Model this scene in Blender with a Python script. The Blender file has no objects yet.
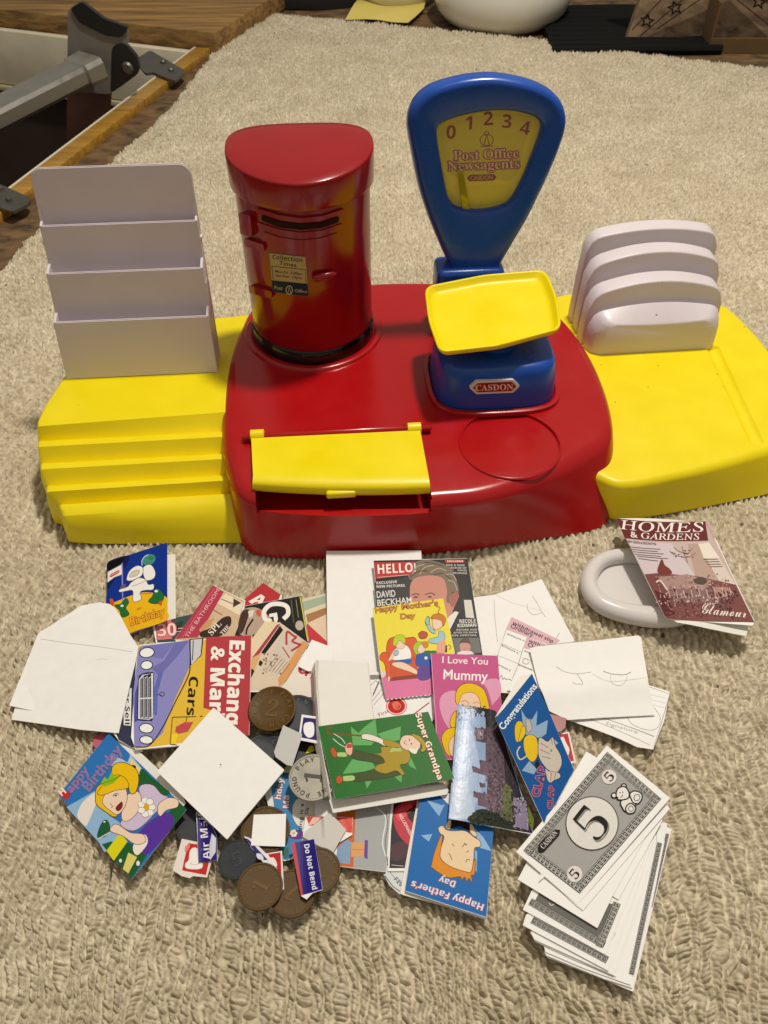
WORLD_S, LAMP_E = 0.72, 100
import bpy, bmesh, math, random
import numpy as np
from mathutils import Vector, Matrix
from mathutils.geometry import tessellate_polygon
random.seed(7)
rng = np.random.default_rng(5)
SC = bpy.context.scene
COL = SC.collection
R = math.radians
# ---------------------------------------------------------------- camera model
CAMH, PITCH, F = 0.5, R(47.0), 769.0
CAMP = Vector((0, 0, CAMH))
FWD = Vector((0, math.cos(PITCH), -math.sin(PITCH)))
UPV = Vector((0, math.sin(PITCH), math.cos(PITCH)))
def ray(px, py):
    return FWD + Vector((1, 0, 0)) * ((px - 384.0) / F) + UPV * ((512.0 - py) / F)
def G(px, py, z=0.0):
    "point of the level plane at height z seen at pixel px,py"
    d = ray(px, py)
    return CAMP + d * ((z - CAMH) / d.z)
def zdepth(p):
    return (p - CAMP).dot(FWD)

cd = bpy.data.cameras.new('camera'); cam = bpy.data.objects.new('camera', cd); COL.objects.link(cam)
cam.location = CAMP; cam.rotation_euler = (math.pi / 2 - PITCH, 0, 0)
cd.sensor_fit = 'VERTICAL'; cd.sensor_height = 36; cd.lens = F * 36 / 1024
cd.clip_start = 0.01; cd.clip_end = 50
cd.dof.use_dof = True; cd.dof.focus_distance = 0.62; cd.dof.aperture_fstop = 20
SC.camera = cam

# ---------------------------------------------------------------- colour, materials
def lin(h):
    h = h.lstrip('#'); out = []
    for i in (0, 2, 4):
        c = int(h[i:i + 2], 16) / 255
        out.append(c / 12.92 if c <= .04045 else ((c + .055) / 1.055) ** 2.4)
    return (out[0], out[1], out[2], 1.0)
MATS = {}
def mat(name, color='#808080', rough=.5, spec=.5, metal=0, bump=0, bscale=300, mottle=0, mscale=40, coat=0, vcol=False, trans=0, dust=0, alpha=1):
    if name in MATS: return MATS[name]
    m = bpy.data.materials.new(name); m.use_nodes = True; nt = m.node_tree; N = nt.nodes; L = nt.links
    b = N['Principled BSDF']
    c = lin(color) if isinstance(color, str) else (*color, 1.0)
    b.inputs['Base Color'].default_value = c
    b.inputs['Roughness'].default_value = rough; b.inputs['Metallic'].default_value = metal
    b.inputs['Specular IOR Level'].default_value = spec
    b.inputs['Coat Weight'].default_value = coat; b.inputs['Coat Roughness'].default_value = .08
    b.inputs['Transmission Weight'].default_value = trans; b.inputs['Alpha'].default_value = alpha
    src = None
    if vcol:
        a = N.new('ShaderNodeAttribute'); a.attribute_name = 'Col'; src = a.outputs['Color']
    tc = N.new('ShaderNodeTexCoord')
    if mottle:
        n = N.new('ShaderNodeTexNoise'); n.inputs['Scale'].default_value = mscale; n.inputs['Detail'].default_value = 6
        L.new(tc.outputs['Object'], n.inputs['Vector'])
        mr = N.new('ShaderNodeMapRange'); mr.inputs[1].default_value = .3; mr.inputs[2].default_value = .7
        mr.inputs[3].default_value = 1 - mottle; mr.inputs[4].default_value = 1 + mottle * .4
        L.new(n.outputs['Fac'], mr.inputs[0])
        mx = N.new('ShaderNodeVectorMath'); mx.operation = 'SCALE'
        if src: L.new(src, mx.inputs[0])
        else: mx.inputs[0].default_value = c[:3]
        L.new(mr.outputs[0], mx.inputs['Scale']); src = mx.outputs[0]
        # uneven gloss as well
        mr2 = N.new('ShaderNodeMapRange'); mr2.inputs[1].default_value = .3; mr2.inputs[2].default_value = .7
        mr2.inputs[3].default_value = rough * .85; mr2.inputs[4].default_value = min(1, rough * 1.25)
        if not vcol: L.new(n.outputs['Fac'], mr2.inputs[0]); L.new(mr2.outputs[0], b.inputs['Roughness'])
    if dust:
        # sparse specks of grit and lint
        vo = N.new('ShaderNodeTexVoronoi'); vo.inputs['Scale'].default_value = dust; L.new(tc.outputs['Object'], vo.inputs['Vector'])
        wn = N.new('ShaderNodeMath'); wn.operation = 'GREATER_THAN'; sp = N.new('ShaderNodeSeparateColor'); L.new(vo.outputs['Color'], sp.inputs[0]); L.new(sp.outputs[0], wn.inputs[0]); wn.inputs[1].default_value = .80
        lt = N.new('ShaderNodeMath'); lt.operation = 'LESS_THAN'; L.new(vo.outputs['Distance'], lt.inputs[0]); lt.inputs[1].default_value = .055
        an = N.new('ShaderNodeMath'); an.operation = 'MULTIPLY'; L.new(wn.outputs[0], an.inputs[0]); L.new(lt.outputs[0], an.inputs[1])
        am = N.new('ShaderNodeMath'); am.operation = 'MULTIPLY'; L.new(an.outputs[0], am.inputs[0]); am.inputs[1].default_value = .65
        mz = N.new('ShaderNodeMix'); mz.data_type = 'RGBA'; L.new(am.outputs[0], mz.inputs[0]); L.new(src, mz.inputs[6]) if src else None
        mz.inputs[7].default_value = (.03, .025, .02, 1); src = mz.outputs[2]
    if src: L.new(src, b.inputs['Base Color'])
    if bump:
        n = N.new('ShaderNodeTexNoise'); n.inputs['Scale'].default_value = bscale; n.inputs['Detail'].default_value = 4
        L.new(tc.outputs['Object'], n.inputs['Vector'])
        bp = N.new('ShaderNodeBump'); bp.inputs['Strength'].default_value = bump; bp.inputs['Distance'].default_value = .001
        L.new(n.outputs['Fac'], bp.inputs['Height']); L.new(bp.outputs[0], b.inputs['Normal'])
    MATS[name] = m
    return m

# ---------------------------------------------------------------- object helpers
def link(name, me, m=None, parent=None):
    o = bpy.data.objects.new(name, me); COL.objects.link(o)
    if m is not None:
        me.materials.clear()
        for q in (m if isinstance(m, (list, tuple)) else [m]): me.materials.append(q)
    if parent is not None: o.parent = parent
    return o
def obj(name, bm, m, parent=None, smooth=None):
    me = bpy.data.meshes.new(name); bm.to_mesh(me); bm.free()
    o = link(name, me, m, parent)
    if smooth:
        for p in me.polygons: p.use_smooth = True
        me.set_sharp_from_angle(angle=R(smooth))
    return o
def tag(o, label=None, cat=None, group=None, kind=None):
    if label: o['label'] = label
    if cat: o['category'] = cat
    if group: o['group'] = group
    if kind: o['kind'] = kind
    return o
def empty(name, loc, label, cat, group=None):
    o = bpy.data.objects.new(name, None); o.empty_display_size = .01; COL.objects.link(o)
    return tag(o, label, cat, group)       # origin at the world origin; children carry world coordinates
def setbase(e, base):
    "move the Empty to the thing's base without moving its parts"
    base = Vector(base); e.location = base
    for c in e.children:
        c.location = c.location - base

def resample(pts, n, closed=True, smooth=True):
    "pts Vectors -> n points evenly spaced on a Catmull-Rom spline"
    P = [Vector(p) for p in pts]; m = len(P); out = []
    segs = m if closed else m - 1
    for i in range(segs):
        p1 = P[i]; p2 = P[(i + 1) % m]
        p0 = P[(i - 1) % m] if closed or i > 0 else p1 * 2 - p2
        p3 = P[(i + 2) % m] if closed or i + 2 < m else p2 * 2 - p1
        for k in range(16):
            t = k / 16
            if smooth:
                out.append(.5 * ((2 * p1) + (p2 - p0) * t + (2 * p0 - 5 * p1 + 4 * p2 - p3) * t * t + (3 * p1 - p0 - 3 * p2 + p3) * t ** 3))
            else: out.append(p1.lerp(p2, t))
    if not closed: out.append(P[-1])
    L = [0]; q = out + ([out[0]] if closed else [])
    for a, b in zip(q[:-1], q[1:]): L.append(L[-1] + (b - a).length)
    tot = L[-1]; res = []; j = 0
    for k in range(n):
        s = tot * k / (n if closed else n - 1)
        while j < len(L) - 2 and L[j + 1] < s: j += 1
        t = (s - L[j]) / max(1e-12, L[j + 1] - L[j]); res.append(q[j].lerp(q[j + 1], min(1, t)))
    return res
def loft(rings, cap0=True, cap1=True, closed=True, bm=None):
    bm = bm or bmesh.new(); R_ = []
    for r in rings: R_.append([bm.verts.new(p) for p in r])
    n = len(rings[0])
    for a, b in zip(R_[:-1], R_[1:]):
        for i in range(n if closed else n - 1):
            j = (i + 1) % n
            bm.faces.new((a[i], a[j], b[j], b[i]))
    if cap0: bm.faces.new(R_[0][::-1])
    if cap1: bm.faces.new(R_[-1])
    bmesh.ops.recalc_face_normals(bm, faces=bm.faces)
    return bm
def box(bm, c, s, rot=None, bevel=0, seg=3):
    r = bmesh.ops.create_cube(bm, size=1)
    M = Matrix.Translation(Vector(c)) @ (rot.to_4x4() if rot else Matrix.Identity(4)) @ Matrix.Diagonal((*s, 1))
    bmesh.ops.transform(bm, matrix=M, verts=r['verts'])
    if bevel:
        es = {e for v in r['verts'] for e in v.link_edges}
        bmesh.ops.bevel(bm, geom=list(es), offset=bevel, segments=seg, affect='EDGES', profile=.5)
    return bm
def tube(bm, pts, r, n=12, caps=True):
    pts = [Vector(p) for p in pts]; rings = []; up = Vector((0, 0, 1))
    for i, p in enumerate(pts):
        d = (pts[min(i + 1, len(pts) - 1)] - pts[max(i - 1, 0)]).normalized()
        a = d.cross(up if abs(d.z) < .95 else Vector((1, 0, 0))).normalized(); b = d.cross(a)
        rr = r[i] if isinstance(r, (list, tuple)) else r
        rings.append([p + (a * math.cos(t) + b * math.sin(t)) * rr for t in [2 * math.pi * k / n for k in range(n)]])
    return loft(rings, caps, caps, bm=bm)
def lathe(bm, c, prof, n=64, ax=(1, 0, 0), ay=(0, 1, 0), az=(0, 0, 1), cap0=True, cap1=True):
    ax, ay, az, c = Vector(ax), Vector(ay), Vector(az), Vector(c)
    return loft([[c + (ax * math.cos(2 * math.pi * k / n) + ay * math.sin(2 * math.pi * k / n)) * r + az * h for k in range(n)] for r, h in prof], cap0, cap1, bm=bm)
def boolean(o, cutters, op='DIFFERENCE', bevel=0, smooth=35):
    for c in cutters:
        md = o.modifiers.new('b', 'BOOLEAN'); md.operation = op; md.object = c; md.solver = 'EXACT'
    if bevel:
        bv = o.modifiers.new('v', 'BEVEL'); bv.width = bevel; bv.segments = 2; bv.limit_method = 'ANGLE'; bv.angle_limit = R(50)
    bpy.context.view_layer.update()
    dg = bpy.context.evaluated_depsgraph_get()
    me = bpy.data.meshes.new_from_object(o.evaluated_get(dg)); o.modifiers.clear(); o.data = me
    for p in me.polygons: p.use_smooth = True
    me.set_sharp_from_angle(angle=R(smooth))
    for c in cutters: bpy.data.objects.remove(c)

# ---------------------------------------------------------------- flat and bent surfaces, prints on them
class Plane:
    """a real plane (through three points, each pixel + height), or one bent about a straight axis:
    bend=(dx,dy,fn): fn(t) metres of rise, t = px*dx+py*dy"""
    def __init__(s, pts=None, z=None, p0=None, n=None, bend=None, step=3.0):
        if p0 is not None: s.p, s.n = Vector(p0), Vector(n).normalized()
        else:
            if z is not None: pts = [(0, 500, z), (700, 500, z), (300, 900, z)]
            a, b, c = [G(*q) for q in pts]
            s.p = a; s.n = (b - a).cross(c - a).normalized()
            if s.n.z < 0: s.n = -s.n
        s.bend = bend; s.step = step
    def pt(s, px, py, off=0):
        d = ray(px, py); t = (s.p - CAMP).dot(s.n) / d.dot(s.n); q = CAMP + d * t
        if s.bend: q = q + Vector((0, 0, s.bend[2](px * s.bend[0] + py * s.bend[1])))
        return q + s.n * off
    def cuts(s, bm):
        if not s.bend: return
        dx, dy = s.bend[0], s.bend[1]; v = [q.co.x * dx + q.co.y * dy for q in bm.verts]
        if not v: return
        t = math.floor(min(v) / s.step) * s.step; L2 = dx * dx + dy * dy
        while t < max(v):
            if t > min(v):
                bmesh.ops.bisect_plane(bm, geom=bm.verts[:] + bm.edges[:] + bm.faces[:], plane_co=(dx * t / L2, dy * t / L2, 0), plane_no=(dx, dy, 0), dist=1e-5)
            t += s.step

def BD(s):
    "sans-serif bold letters"
    o = ''
    for ch in s:
        if 'A' <= ch <= 'Z': o += chr(0x1D5D4 + ord(ch) - 65)
        elif 'a' <= ch <= 'z': o += chr(0x1D5EE + ord(ch) - 97)
        elif '0' <= ch <= '9': o += chr(0x1D7EC + ord(ch) - 48)
        else: o += ch
    return o
def SB(s):
    "serif bold letters"
    o = ''
    for ch in s:
        if 'A' <= ch <= 'Z': o += chr(0x1D400 + ord(ch) - 65)
        elif 'a' <= ch <= 'z': o += chr(0x1D41A + ord(ch) - 97)
        elif '0' <= ch <= '9': o += chr(0x1D7CE + ord(ch) - 48)
        else: o += ch
    return o
_tx = {}
def text_geo(s, off=0.0):
    k = (s, off)
    if k not in _tx:
        c = bpy.data.curves.new('t', 'FONT'); c.body = s; c.offset = off; c.resolution_u = 2 if off == 0 else 3
        o = bpy.data.objects.new('t', c); COL.objects.link(o); bpy.context.view_layer.update()
        me = bpy.data.meshes.new_from_object(o.evaluated_get(bpy.context.evaluated_depsgraph_get()))
        _tx[k] = ([v.co.copy() for v in me.vertices], [tuple(p.vertices) for p in me.polygons])
        bpy.data.objects.remove(o); bpy.data.curves.remove(c); bpy.data.meshes.remove(me)
    return _tx[k]
def smooth2(pts, n=None, closed=True):
    q = resample([Vector((x, y, 0)) for x, y in pts], n or max(12, len(pts) * 5), closed)
    return [(p.x, p.y) for p in q]
class Art:
    "flat print: polygons in pixel coordinates, stacked in thin layers"
    def __init__(s, x0=0, y0=0, sc=1.0):
        s.f = (x0, y0, sc); s.pal = []; s.bm = bmesh.new(); s.layer = 1
    def fr(s, x0, y0, sc): s.f = (x0, y0, sc); return s
    def _m(s, p): return (s.f[0] + p[0] / s.f[2], s.f[1] + p[1] / s.f[2])
    def _ci(s, c):
        if c not in s.pal: s.pal.append(c)
        return s.pal.index(c)
    def _add(s, co, faces, c, same=False):
        if not same: s.layer += 1
        ci = s._ci(c); vs = [s.bm.verts.new((x, y, s.layer)) for x, y in co]
        for f in faces:
            if len(set(f)) < 3: continue
            try: q = s.bm.faces.new([vs[i] for i in f]); q.material_index = ci
            except ValueError: pass
    def poly(s, c, pts, same=False):
        pts = [s._m(p) for p in pts]
        tri = tessellate_polygon([[Vector((x, y, 0)) for x, y in pts]]); s._add(pts, tri, c, same); return s
    def blob(s, c, pts, ol=None, w=1.5, n=None):
        q = smooth2(pts, n); s.poly(c, q)
        if ol: s.line(ol, w, q + [q[0]], smooth=False)
        return s
    def polyo(s, c, pts, ol, w=1.5):
        s.poly(c, pts); s.line(ol, w, list(pts) + [pts[0]], smooth=False); return s
    def line(s, c, w, pts, smooth=False):
        if smooth: pts = smooth2(pts, closed=False)
        P = [s._m(p) for p in pts]; w = w / s.f[2] / 2; L_, R_ = [], []
        for i, p in enumerate(P):
            a = P[max(i - 1, 0)]; b = P[min(i + 1, len(P) - 1)]
            dx, dy = b[0] - a[0], b[1] - a[1]; l = math.hypot(dx, dy) or 1
            nx, ny = -dy / l * w, dx / l * w
            if 0 < i < len(P) - 1:
                ux, uy = p[0] - a[0], p[1] - a[1]; ul = math.hypot(ux, uy) or 1
                cs = abs((ux * dx + uy * dy) / (ul * l)); nx /= max(.5, cs); ny /= max(.5, cs)
            L_.append((p[0] + nx, p[1] + ny)); R_.append((p[0] - nx, p[1] - ny))
        n = len(P); s._add(L_ + R_, [(i, i + 1, n + i + 1, n + i) for i in range(n - 1)], c); return s
    def ell(s, c, x, y, rx, ry=None, ang=0, ol=None, w=1.5, n=28):
        ry = ry or rx; ca, sa = math.cos(R(ang)), math.sin(R(ang))
        q = [(x + rx * math.cos(t) * ca - ry * math.sin(t) * sa, y + rx * math.cos(t) * sa + ry * math.sin(t) * ca) for t in [2 * math.pi * k / n for k in range(n)]]
        if c: s.poly(c, q)
        if ol: s.line(ol, w, q + [q[0]])
        return s
    def text(s, c, t, x, y, ang=0, h=10, off=0.0, shear=0, sx=1.0, ol=None, olw=.05, mirror=False):
        "baseline starts at x,y; h = cap height"
        for cc, of in (((ol, off + olw), (c, off)) if ol else ((c, off),)):
            V, Fc = text_geo(t, of); k = h / .7; a = R(ang); ux, uy = math.cos(a), math.sin(a)
            co = []
            for v in V:
                X = (v.x + v.y * shear) * k * sx * (-1 if mirror else 1); Y = v.y * k
                co.append(s._m((x + X * ux + Y * uy, y + X * uy - Y * ux)))
            s._add(co, Fc, cc)
        return s
    def textw(s, c, t, x, y, x2, y2, h, **k):
        "text fitted between two baseline points"
        V, _ = text_geo(t, k.get('off', 0)); w = max(v.x for v in V) / .7 * h; L = math.hypot(x2 - x, y2 - y)
        return s.text(c, t, x, y, math.degrees(math.atan2(y2 - y, x2 - x)), h, sx=L / w, **k)
    def build(s, name, surf, parent, m, base=5e-5, eps=6e-6):
        bm = s.bm
        bmesh.ops.triangulate(bm, faces=[f for f in bm.faces if len(f.verts) > 4])
        if hasattr(surf, 'cuts'): surf.cuts(bm)
        for v in bm.verts: v.co = surf.pt(v.co.x, v.co.y, base + eps * v.co.z)
        me = bpy.data.meshes.new(name); idx = [f.material_index for f in bm.faces]
        for f in bm.faces: f.material_index = 0
        bm.to_mesh(me); bm.free()
        ca = me.color_attributes.new('Col', 'FLOAT_COLOR', 'CORNER')
        pal = [lin(c) for c in s.pal]; buf = []
        for p in me.polygons: buf += list(pal[idx[p.index]]) * p.loop_total
        ca.data.foreach_set('color', buf)
        return link(name, me, m, parent)
def sheet_mesh(surf, outline, t, top=0.0):
    bm = bmesh.new(); vs = [bm.verts.new((x, y, 0)) for x, y in outline]; bm.faces.new(vs)
    surf.cuts(bm); bmesh.ops.triangulate(bm, faces=bm.faces[:])
    vv = list(bm.verts); ff = [tuple(v.index for v in f.verts) for f in bm.faces]
    bm.verts.index_update(); ff = [tuple(v.index for v in f.verts) for f in bm.faces]
    be = [tuple(v.index for v in e.verts) for e in bm.edges if len(e.link_faces) == 1]
    xy = [(v.co.x, v.co.y) for v in bm.verts]; bm.free()
    bm = bmesh.new()
    A = [bm.verts.new(surf.pt(x, y, top)) for x, y in xy]; B = [bm.verts.new(v.co - surf.n * t) for v in A]
    for f in ff: bm.faces.new([A[i] for i in f]); bm.faces.new([B[i] for i in f][::-1])
    for i, j in be: bm.faces.new((A[i], A[j], B[j], B[i]))
    bmesh.ops.recalc_face_normals(bm, faces=bm.faces)
    return bm
PAPER = mat('white_paper', '#f2f0ee', .7, .3, bump=.35, bscale=42, mottle=.03, mscale=120)
CARD = mat('card_stock', '#e6e3dc', .55, .4, bump=.05, bscale=600, mottle=.04, mscale=90)
INK = mat('printed_ink', rough=.6, spec=.15, vcol=True, mottle=.05, mscale=700)
INKG = mat('glossy_printed_ink', rough=.42, spec=.14, vcol=True, mottle=.04, mscale=700)
INKM = mat('matt_printed_ink', rough=.7, spec=.2, vcol=True, mottle=.05, mscale=700)
def rc(pts, r, n=4):
    "round the corners of an outline"
    out = []; m = len(pts)
    for i in range(m):
        p = Vector(pts[i]); a = Vector(pts[i - 1]) - p; b = Vector(pts[(i + 1) % m]) - p
        ra = min(r, a.length * .45); rb = min(r, b.length * .45); A = p + a.normalized() * ra; B = p + b.normalized() * rb
        for k in range(n + 1):
            t = k / n; q = A * (1 - t) ** 2 + p * 2 * t * (1 - t) + B * t * t; out.append((q.x, q.y))
    return out
def sheet(name, label, cat, surf, outline, t=.0004, m=None, art=None, ink=None, group=None, text=None, leaf=None, part='printed_picture', sub=None):
    """one paper thing: body + print; leaf=(surf, outline) is the lower leaf of a folded card"""
    solo = art is None and text is None and leaf is None
    if solo:
        o = obj(name, sheet_mesh(surf, outline, t), m or PAPER); tag(o, label, cat, group); return o
    e = empty(name, (0, 0, 0), label, cat, group)
    obj('front_leaf' if leaf else 'paper', sheet_mesh(surf, outline, t), m or PAPER, e)
    if leaf: obj('back_leaf', sheet_mesh(leaf[0], leaf[1], t), CARD, e)
    if art: art.build(part, surf, e, ink or INK)
    if text: text.build('lettering', surf, e, ink or INK, base=5e-5 + 6e-6 * ((art.layer if art else 0) + 2))
    c = surf.pt(sum(p[0] for p in outline) / len(outline), sum(p[1] for p in outline) / len(outline)); c.z -= t
    setbase(e, c)
    return e
# ---------------------------------------------------------------- light
W = bpy.data.worlds.new('World'); SC.world = W; W.use_nodes = True
nt = W.node_tree; bg = nt.nodes['Background']
tc = nt.nodes.new('ShaderNodeTexCoord'); sx = nt.nodes.new('ShaderNodeSeparateXYZ'); cr = nt.nodes.new('ShaderNodeValToRGB')
nt.links.new(tc.outputs['Generated'], sx.inputs[0]); mr = nt.nodes.new('ShaderNodeMapRange'); mr.inputs[1].default_value = -1
nt.links.new(sx.outputs['Z'], mr.inputs[0]); nt.links.new(mr.outputs[0], cr.inputs[0]); nt.links.new(cr.outputs[0], bg.inputs[0])
e = cr.color_ramp.elements; e[0].position = .45; e[0].color = (.16, .14, .115, 1); e[1].position = 1; e[1].color = (.62, .56, .47, 1)
q = e.new(.62); q.color = (.36, .32, .265, 1)
bg.inputs[1].default_value = WORLD_S
ld = bpy.data.lights.new('room_lamp', 'POINT'); ld.energy = LAMP_E; ld.color = (1.0, .94, .83); ld.shadow_soft_size = .075
lo = bpy.data.objects.new('room_lamp', ld); COL.objects.link(lo); lo.location = (.30, .88, 1.75)
SC.view_settings.view_transform = 'Standard'; SC.view_settings.look = 'None'; SC.view_settings.exposure = 0; SC.view_settings.gamma = 1
SC.cycles.use_denoising = True

# ---------------------------------------------------------------- carpet: looped pile as real relief
def vnoise(x, y, seed=0):
    r = np.random.default_rng(seed); T = r.random((256, 256)); xi = np.floor(x).astype(int); yi = np.floor(y).astype(int)
    fx = x - xi; fy = y - yi; fx = fx * fx * (3 - 2 * fx); fy = fy * fy * (3 - 2 * fy)
    a = T[xi & 255, yi & 255]; b = T[(xi + 1) & 255, yi & 255]; c = T[xi & 255, (yi + 1) & 255]; d = T[(xi + 1) & 255, (yi + 1) & 255]
    return (a * (1 - fx) + b * fx) * (1 - fy) + (c * (1 - fx) + d * fx) * fy
NX, NY = 1200, 1750
k = np.arange(NY); dy = .0006 * np.power(1.0021, k); yy = .05 + np.concatenate([[0], np.cumsum(dy)[:-1]]); yy = .05 + (yy - .05) * (2.42 / (yy[-1] - .05))
u = np.linspace(-1, 1, NX)
Y = np.repeat(yy[:, None], NX, 1); X = u[None, :] * (.27 + .50 * Y + .04 * Y * Y)
row_w = .0059
# rows of yarn run away from the viewer, meandering
mx = (vnoise(X * 38, Y * 22, 1) - .5) * .0085 + (vnoise(X * 105, Y * 95, 41) - .5) * .0056 + (vnoise(X * 9, Y * 6, 2) - .5) * .03 - .10 * Y * np.clip(-X * 2, 0, 1)
hash1 = lambda a, b, s: np.modf(np.abs(np.sin(a * 12.9898 + b * 4.1414 + s * 78.233) * 43758.5453))[0]
pit = .0027
U = X + mx; Vv = Y + (vnoise(X * 60, Y * 50, 3) - .5) * .004
ci = np.floor(U / row_w); H = np.full(X.shape, 0.0)
for di in (-1, 0, 1):
    i_ = ci + di; sh = hash1(i_, 0 * i_, 7.0) * pit * 5
    ck = np.floor((Vv + sh) / pit)
    for dk in (-2, -1, 0, 1, 2):
        k_ = ck + dk
        r1, r2, r3, r4 = (hash1(i_, k_, q_) for q_ in (1.0, 2.0, 3.0, 4.0))
        cx = (i_ + .5 + (r1 - .5) * .22) * row_w; cy = (k_ + .5 + (r2 - .5) * .5) * pit - sh
        th = np.radians(-48 + (r3 - .5) * 38 + np.where(hash1(i_, 0 * i_, 5.0) > .86, 80, 0))
        a = (U - cx) * np.cos(th) + (Vv - cy) * np.sin(th); b_ = -(U - cx) * np.sin(th) + (Vv - cy) * np.cos(th)
        b_ = b_ + 90 * a * a * (r4 - .3)
        q = (a / .0029) ** 2 + (b_ / (.00125 + .0004 * r4)) ** 2
        H = np.maximum(H, np.sqrt(np.clip(1 - q, 0, 1)) * (.0027 + .0023 * r1) + 0)
fu = U / row_w - ci; H = H * (.50 + .50 * np.clip(1 - np.abs(2 * fu - 1) ** 3.2, 0, 1))
H = H + .0008 * (vnoise(X * 300, Y * 260, 6) - .5)
H += (vnoise(X * 60, Y * 60, 8) - .5) * .0014 - .0035
fade = np.clip((Y - .55) / .9, 0, 1); H = H + fade * (H + .0010) * .7
H += (vnoise(X * 25, Y * 25, 12) - .5) * .0015
# wavy creases near the toy's feet and the edge rolling down
edge_px = [(-60, 318), (0, 262), (45, 214), (100, 165), (150, 122), (172, 100), (205, 58), (222, 28), (238, 10), (262, 9), (290, 12), (440, 26), (560, 38), (640, 50), (768, 65), (840, 74)]
E2 = np.array([[*G(*p).xy] for p in edge_px])
Dn = np.full(X.shape, 9.0); Sg = np.full(X.shape, 9.0)
for a, b in zip(E2[:-1], E2[1:]):
    d = b - a; L2 = (d ** 2).sum(); t = np.clip(((X - a[0]) * d[0] + (Y - a[1]) * d[1]) / L2, 0, 1)
    ex = X - (a[0] + d[0] * t); ey = Y - (a[1] + d[1] * t); dist = np.hypot(ex, ey)
    sg = (d[0] * ey - d[1] * ex)  # >0 left of direction = outside
    m_ = dist < Dn; Sg = np.where(m_, np.sign(sg) * dist, Sg); Dn = np.where(m_, dist, Dn)
Sg = Sg + (vnoise(X * 70, Y * 70, 9) - .5) * .012
H = H + np.where(Sg > -.02, -.010 * np.clip((Sg + .02) / .02, 0, 1) ** 2, 0)
idx = np.arange(NX * NY).reshape(NY, NX)
keep = (Sg[:-1, :-1] < 0)
quads = np.stack([idx[:-1, :-1], idx[:-1, 1:], idx[1:, 1:], idx[1:, :-1]], -1)[keep]
co = np.stack([X, Y, H], -1).reshape(-1, 3)
used = np.zeros(len(co), bool); used[quads.ravel()] = True; remap = np.cumsum(used) - 1
co = co[used]; quads = remap[quads]
me = bpy.data.meshes.new('carpet'); me.vertices.add(len(co)); me.vertices.foreach_set('co', co.astype(np.float32).ravel())
me.loops.add(quads.size); me.loops.foreach_set('vertex_index', quads.astype(np.int32).ravel())
me.polygons.add(len(quads)); me.polygons.foreach_set('loop_start', np.arange(0, quads.size, 4, dtype=np.int32)); me.polygons.foreach_set('loop_total', np.full(len(quads), 4, np.int32))
me.polygons.foreach_set('use_smooth', np.ones(len(quads), bool)); me.update(calc_edges=True)
cm = bpy.data.materials.new('wool_carpet'); cm.use_nodes = True; nt = cm.node_tree; N = nt.nodes; L = nt.links; b = N['Principled BSDF']
b.inputs['Roughness'].default_value = .9; b.inputs['Specular IOR Level'].default_value = .15
b.inputs['Sheen Weight'].default_value = .15; b.inputs['Sheen Roughness'].default_value = .5
tc = N.new('ShaderNodeTexCoord')
def noise(sc, det=5, vec=None):
    n = N.new('ShaderNodeTexNoise'); n.inputs['Scale'].default_value = sc; n.inputs['Detail'].default_value = det
    L.new(vec or tc.outputs['Object'], n.inputs['Vector']); return n.outputs['Fac']
n1 = noise(210, 3); n2 = noise(14, 4); n3 = noise(1500, 2)
r1 = N.new('ShaderNodeValToRGB'); L.new(n1, r1.inputs[0]); q = r1.color_ramp.elements
q[0].position = .3; q[0].color = lin('#aea086'); q[1].position = .68; q[1].color = lin('#e6dbc2')
r2 = N.new('ShaderNodeValToRGB'); L.new(n2, r2.inputs[0]); q = r2.color_ramp.elements
q[0].position = .32; q[0].color = (.86, .84, .80, 1); q[1].position = .66; q[1].color = (1.0, 1.0, 1.0, 1)
mxn = N.new('ShaderNodeMix'); mxn.data_type = 'RGBA'; mxn.blend_type = 'MULTIPLY'; mxn.inputs[0].default_value = 1
L.new(r1.outputs[0], mxn.inputs[6]); L.new(r2.outputs[0], mxn.inputs[7])
# a few dark flecks in the wool
vo = N.new('ShaderNodeTexVoronoi'); vo.inputs['Scale'].default_value = 34; L.new(tc.outputs['Object'], vo.inputs['Vector'])
r3 = N.new('ShaderNodeValToRGB'); L.new(vo.outputs['Distance'], r3.inputs[0]); q = r3.color_ramp.elements
q[0].position = .05; q[0].color = (.30, .26, .22, 1); q[1].position = .085; q[1].color = (1, 1, 1, 1)
mx2 = N.new('ShaderNodeMix'); mx2.data_type = 'RGBA'; mx2.blend_type = 'MULTIPLY'; mx2.inputs[0].default_value = 1
L.new(mxn.outputs[2], mx2.inputs[6]); L.new(r3.outputs[0], mx2.inputs[7]); L.new(mx2.outputs[2], b.inputs['Base Color'])
bp = N.new('ShaderNodeBump'); bp.inputs['Strength'].default_value = .8; bp.inputs['Distance'].default_value = .0006
L.new(n3, bp.inputs['Height']); L.new(bp.outputs[0], b.inputs['Normal'])
tag(link('carpet', me, cm), kind='structure')

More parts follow.
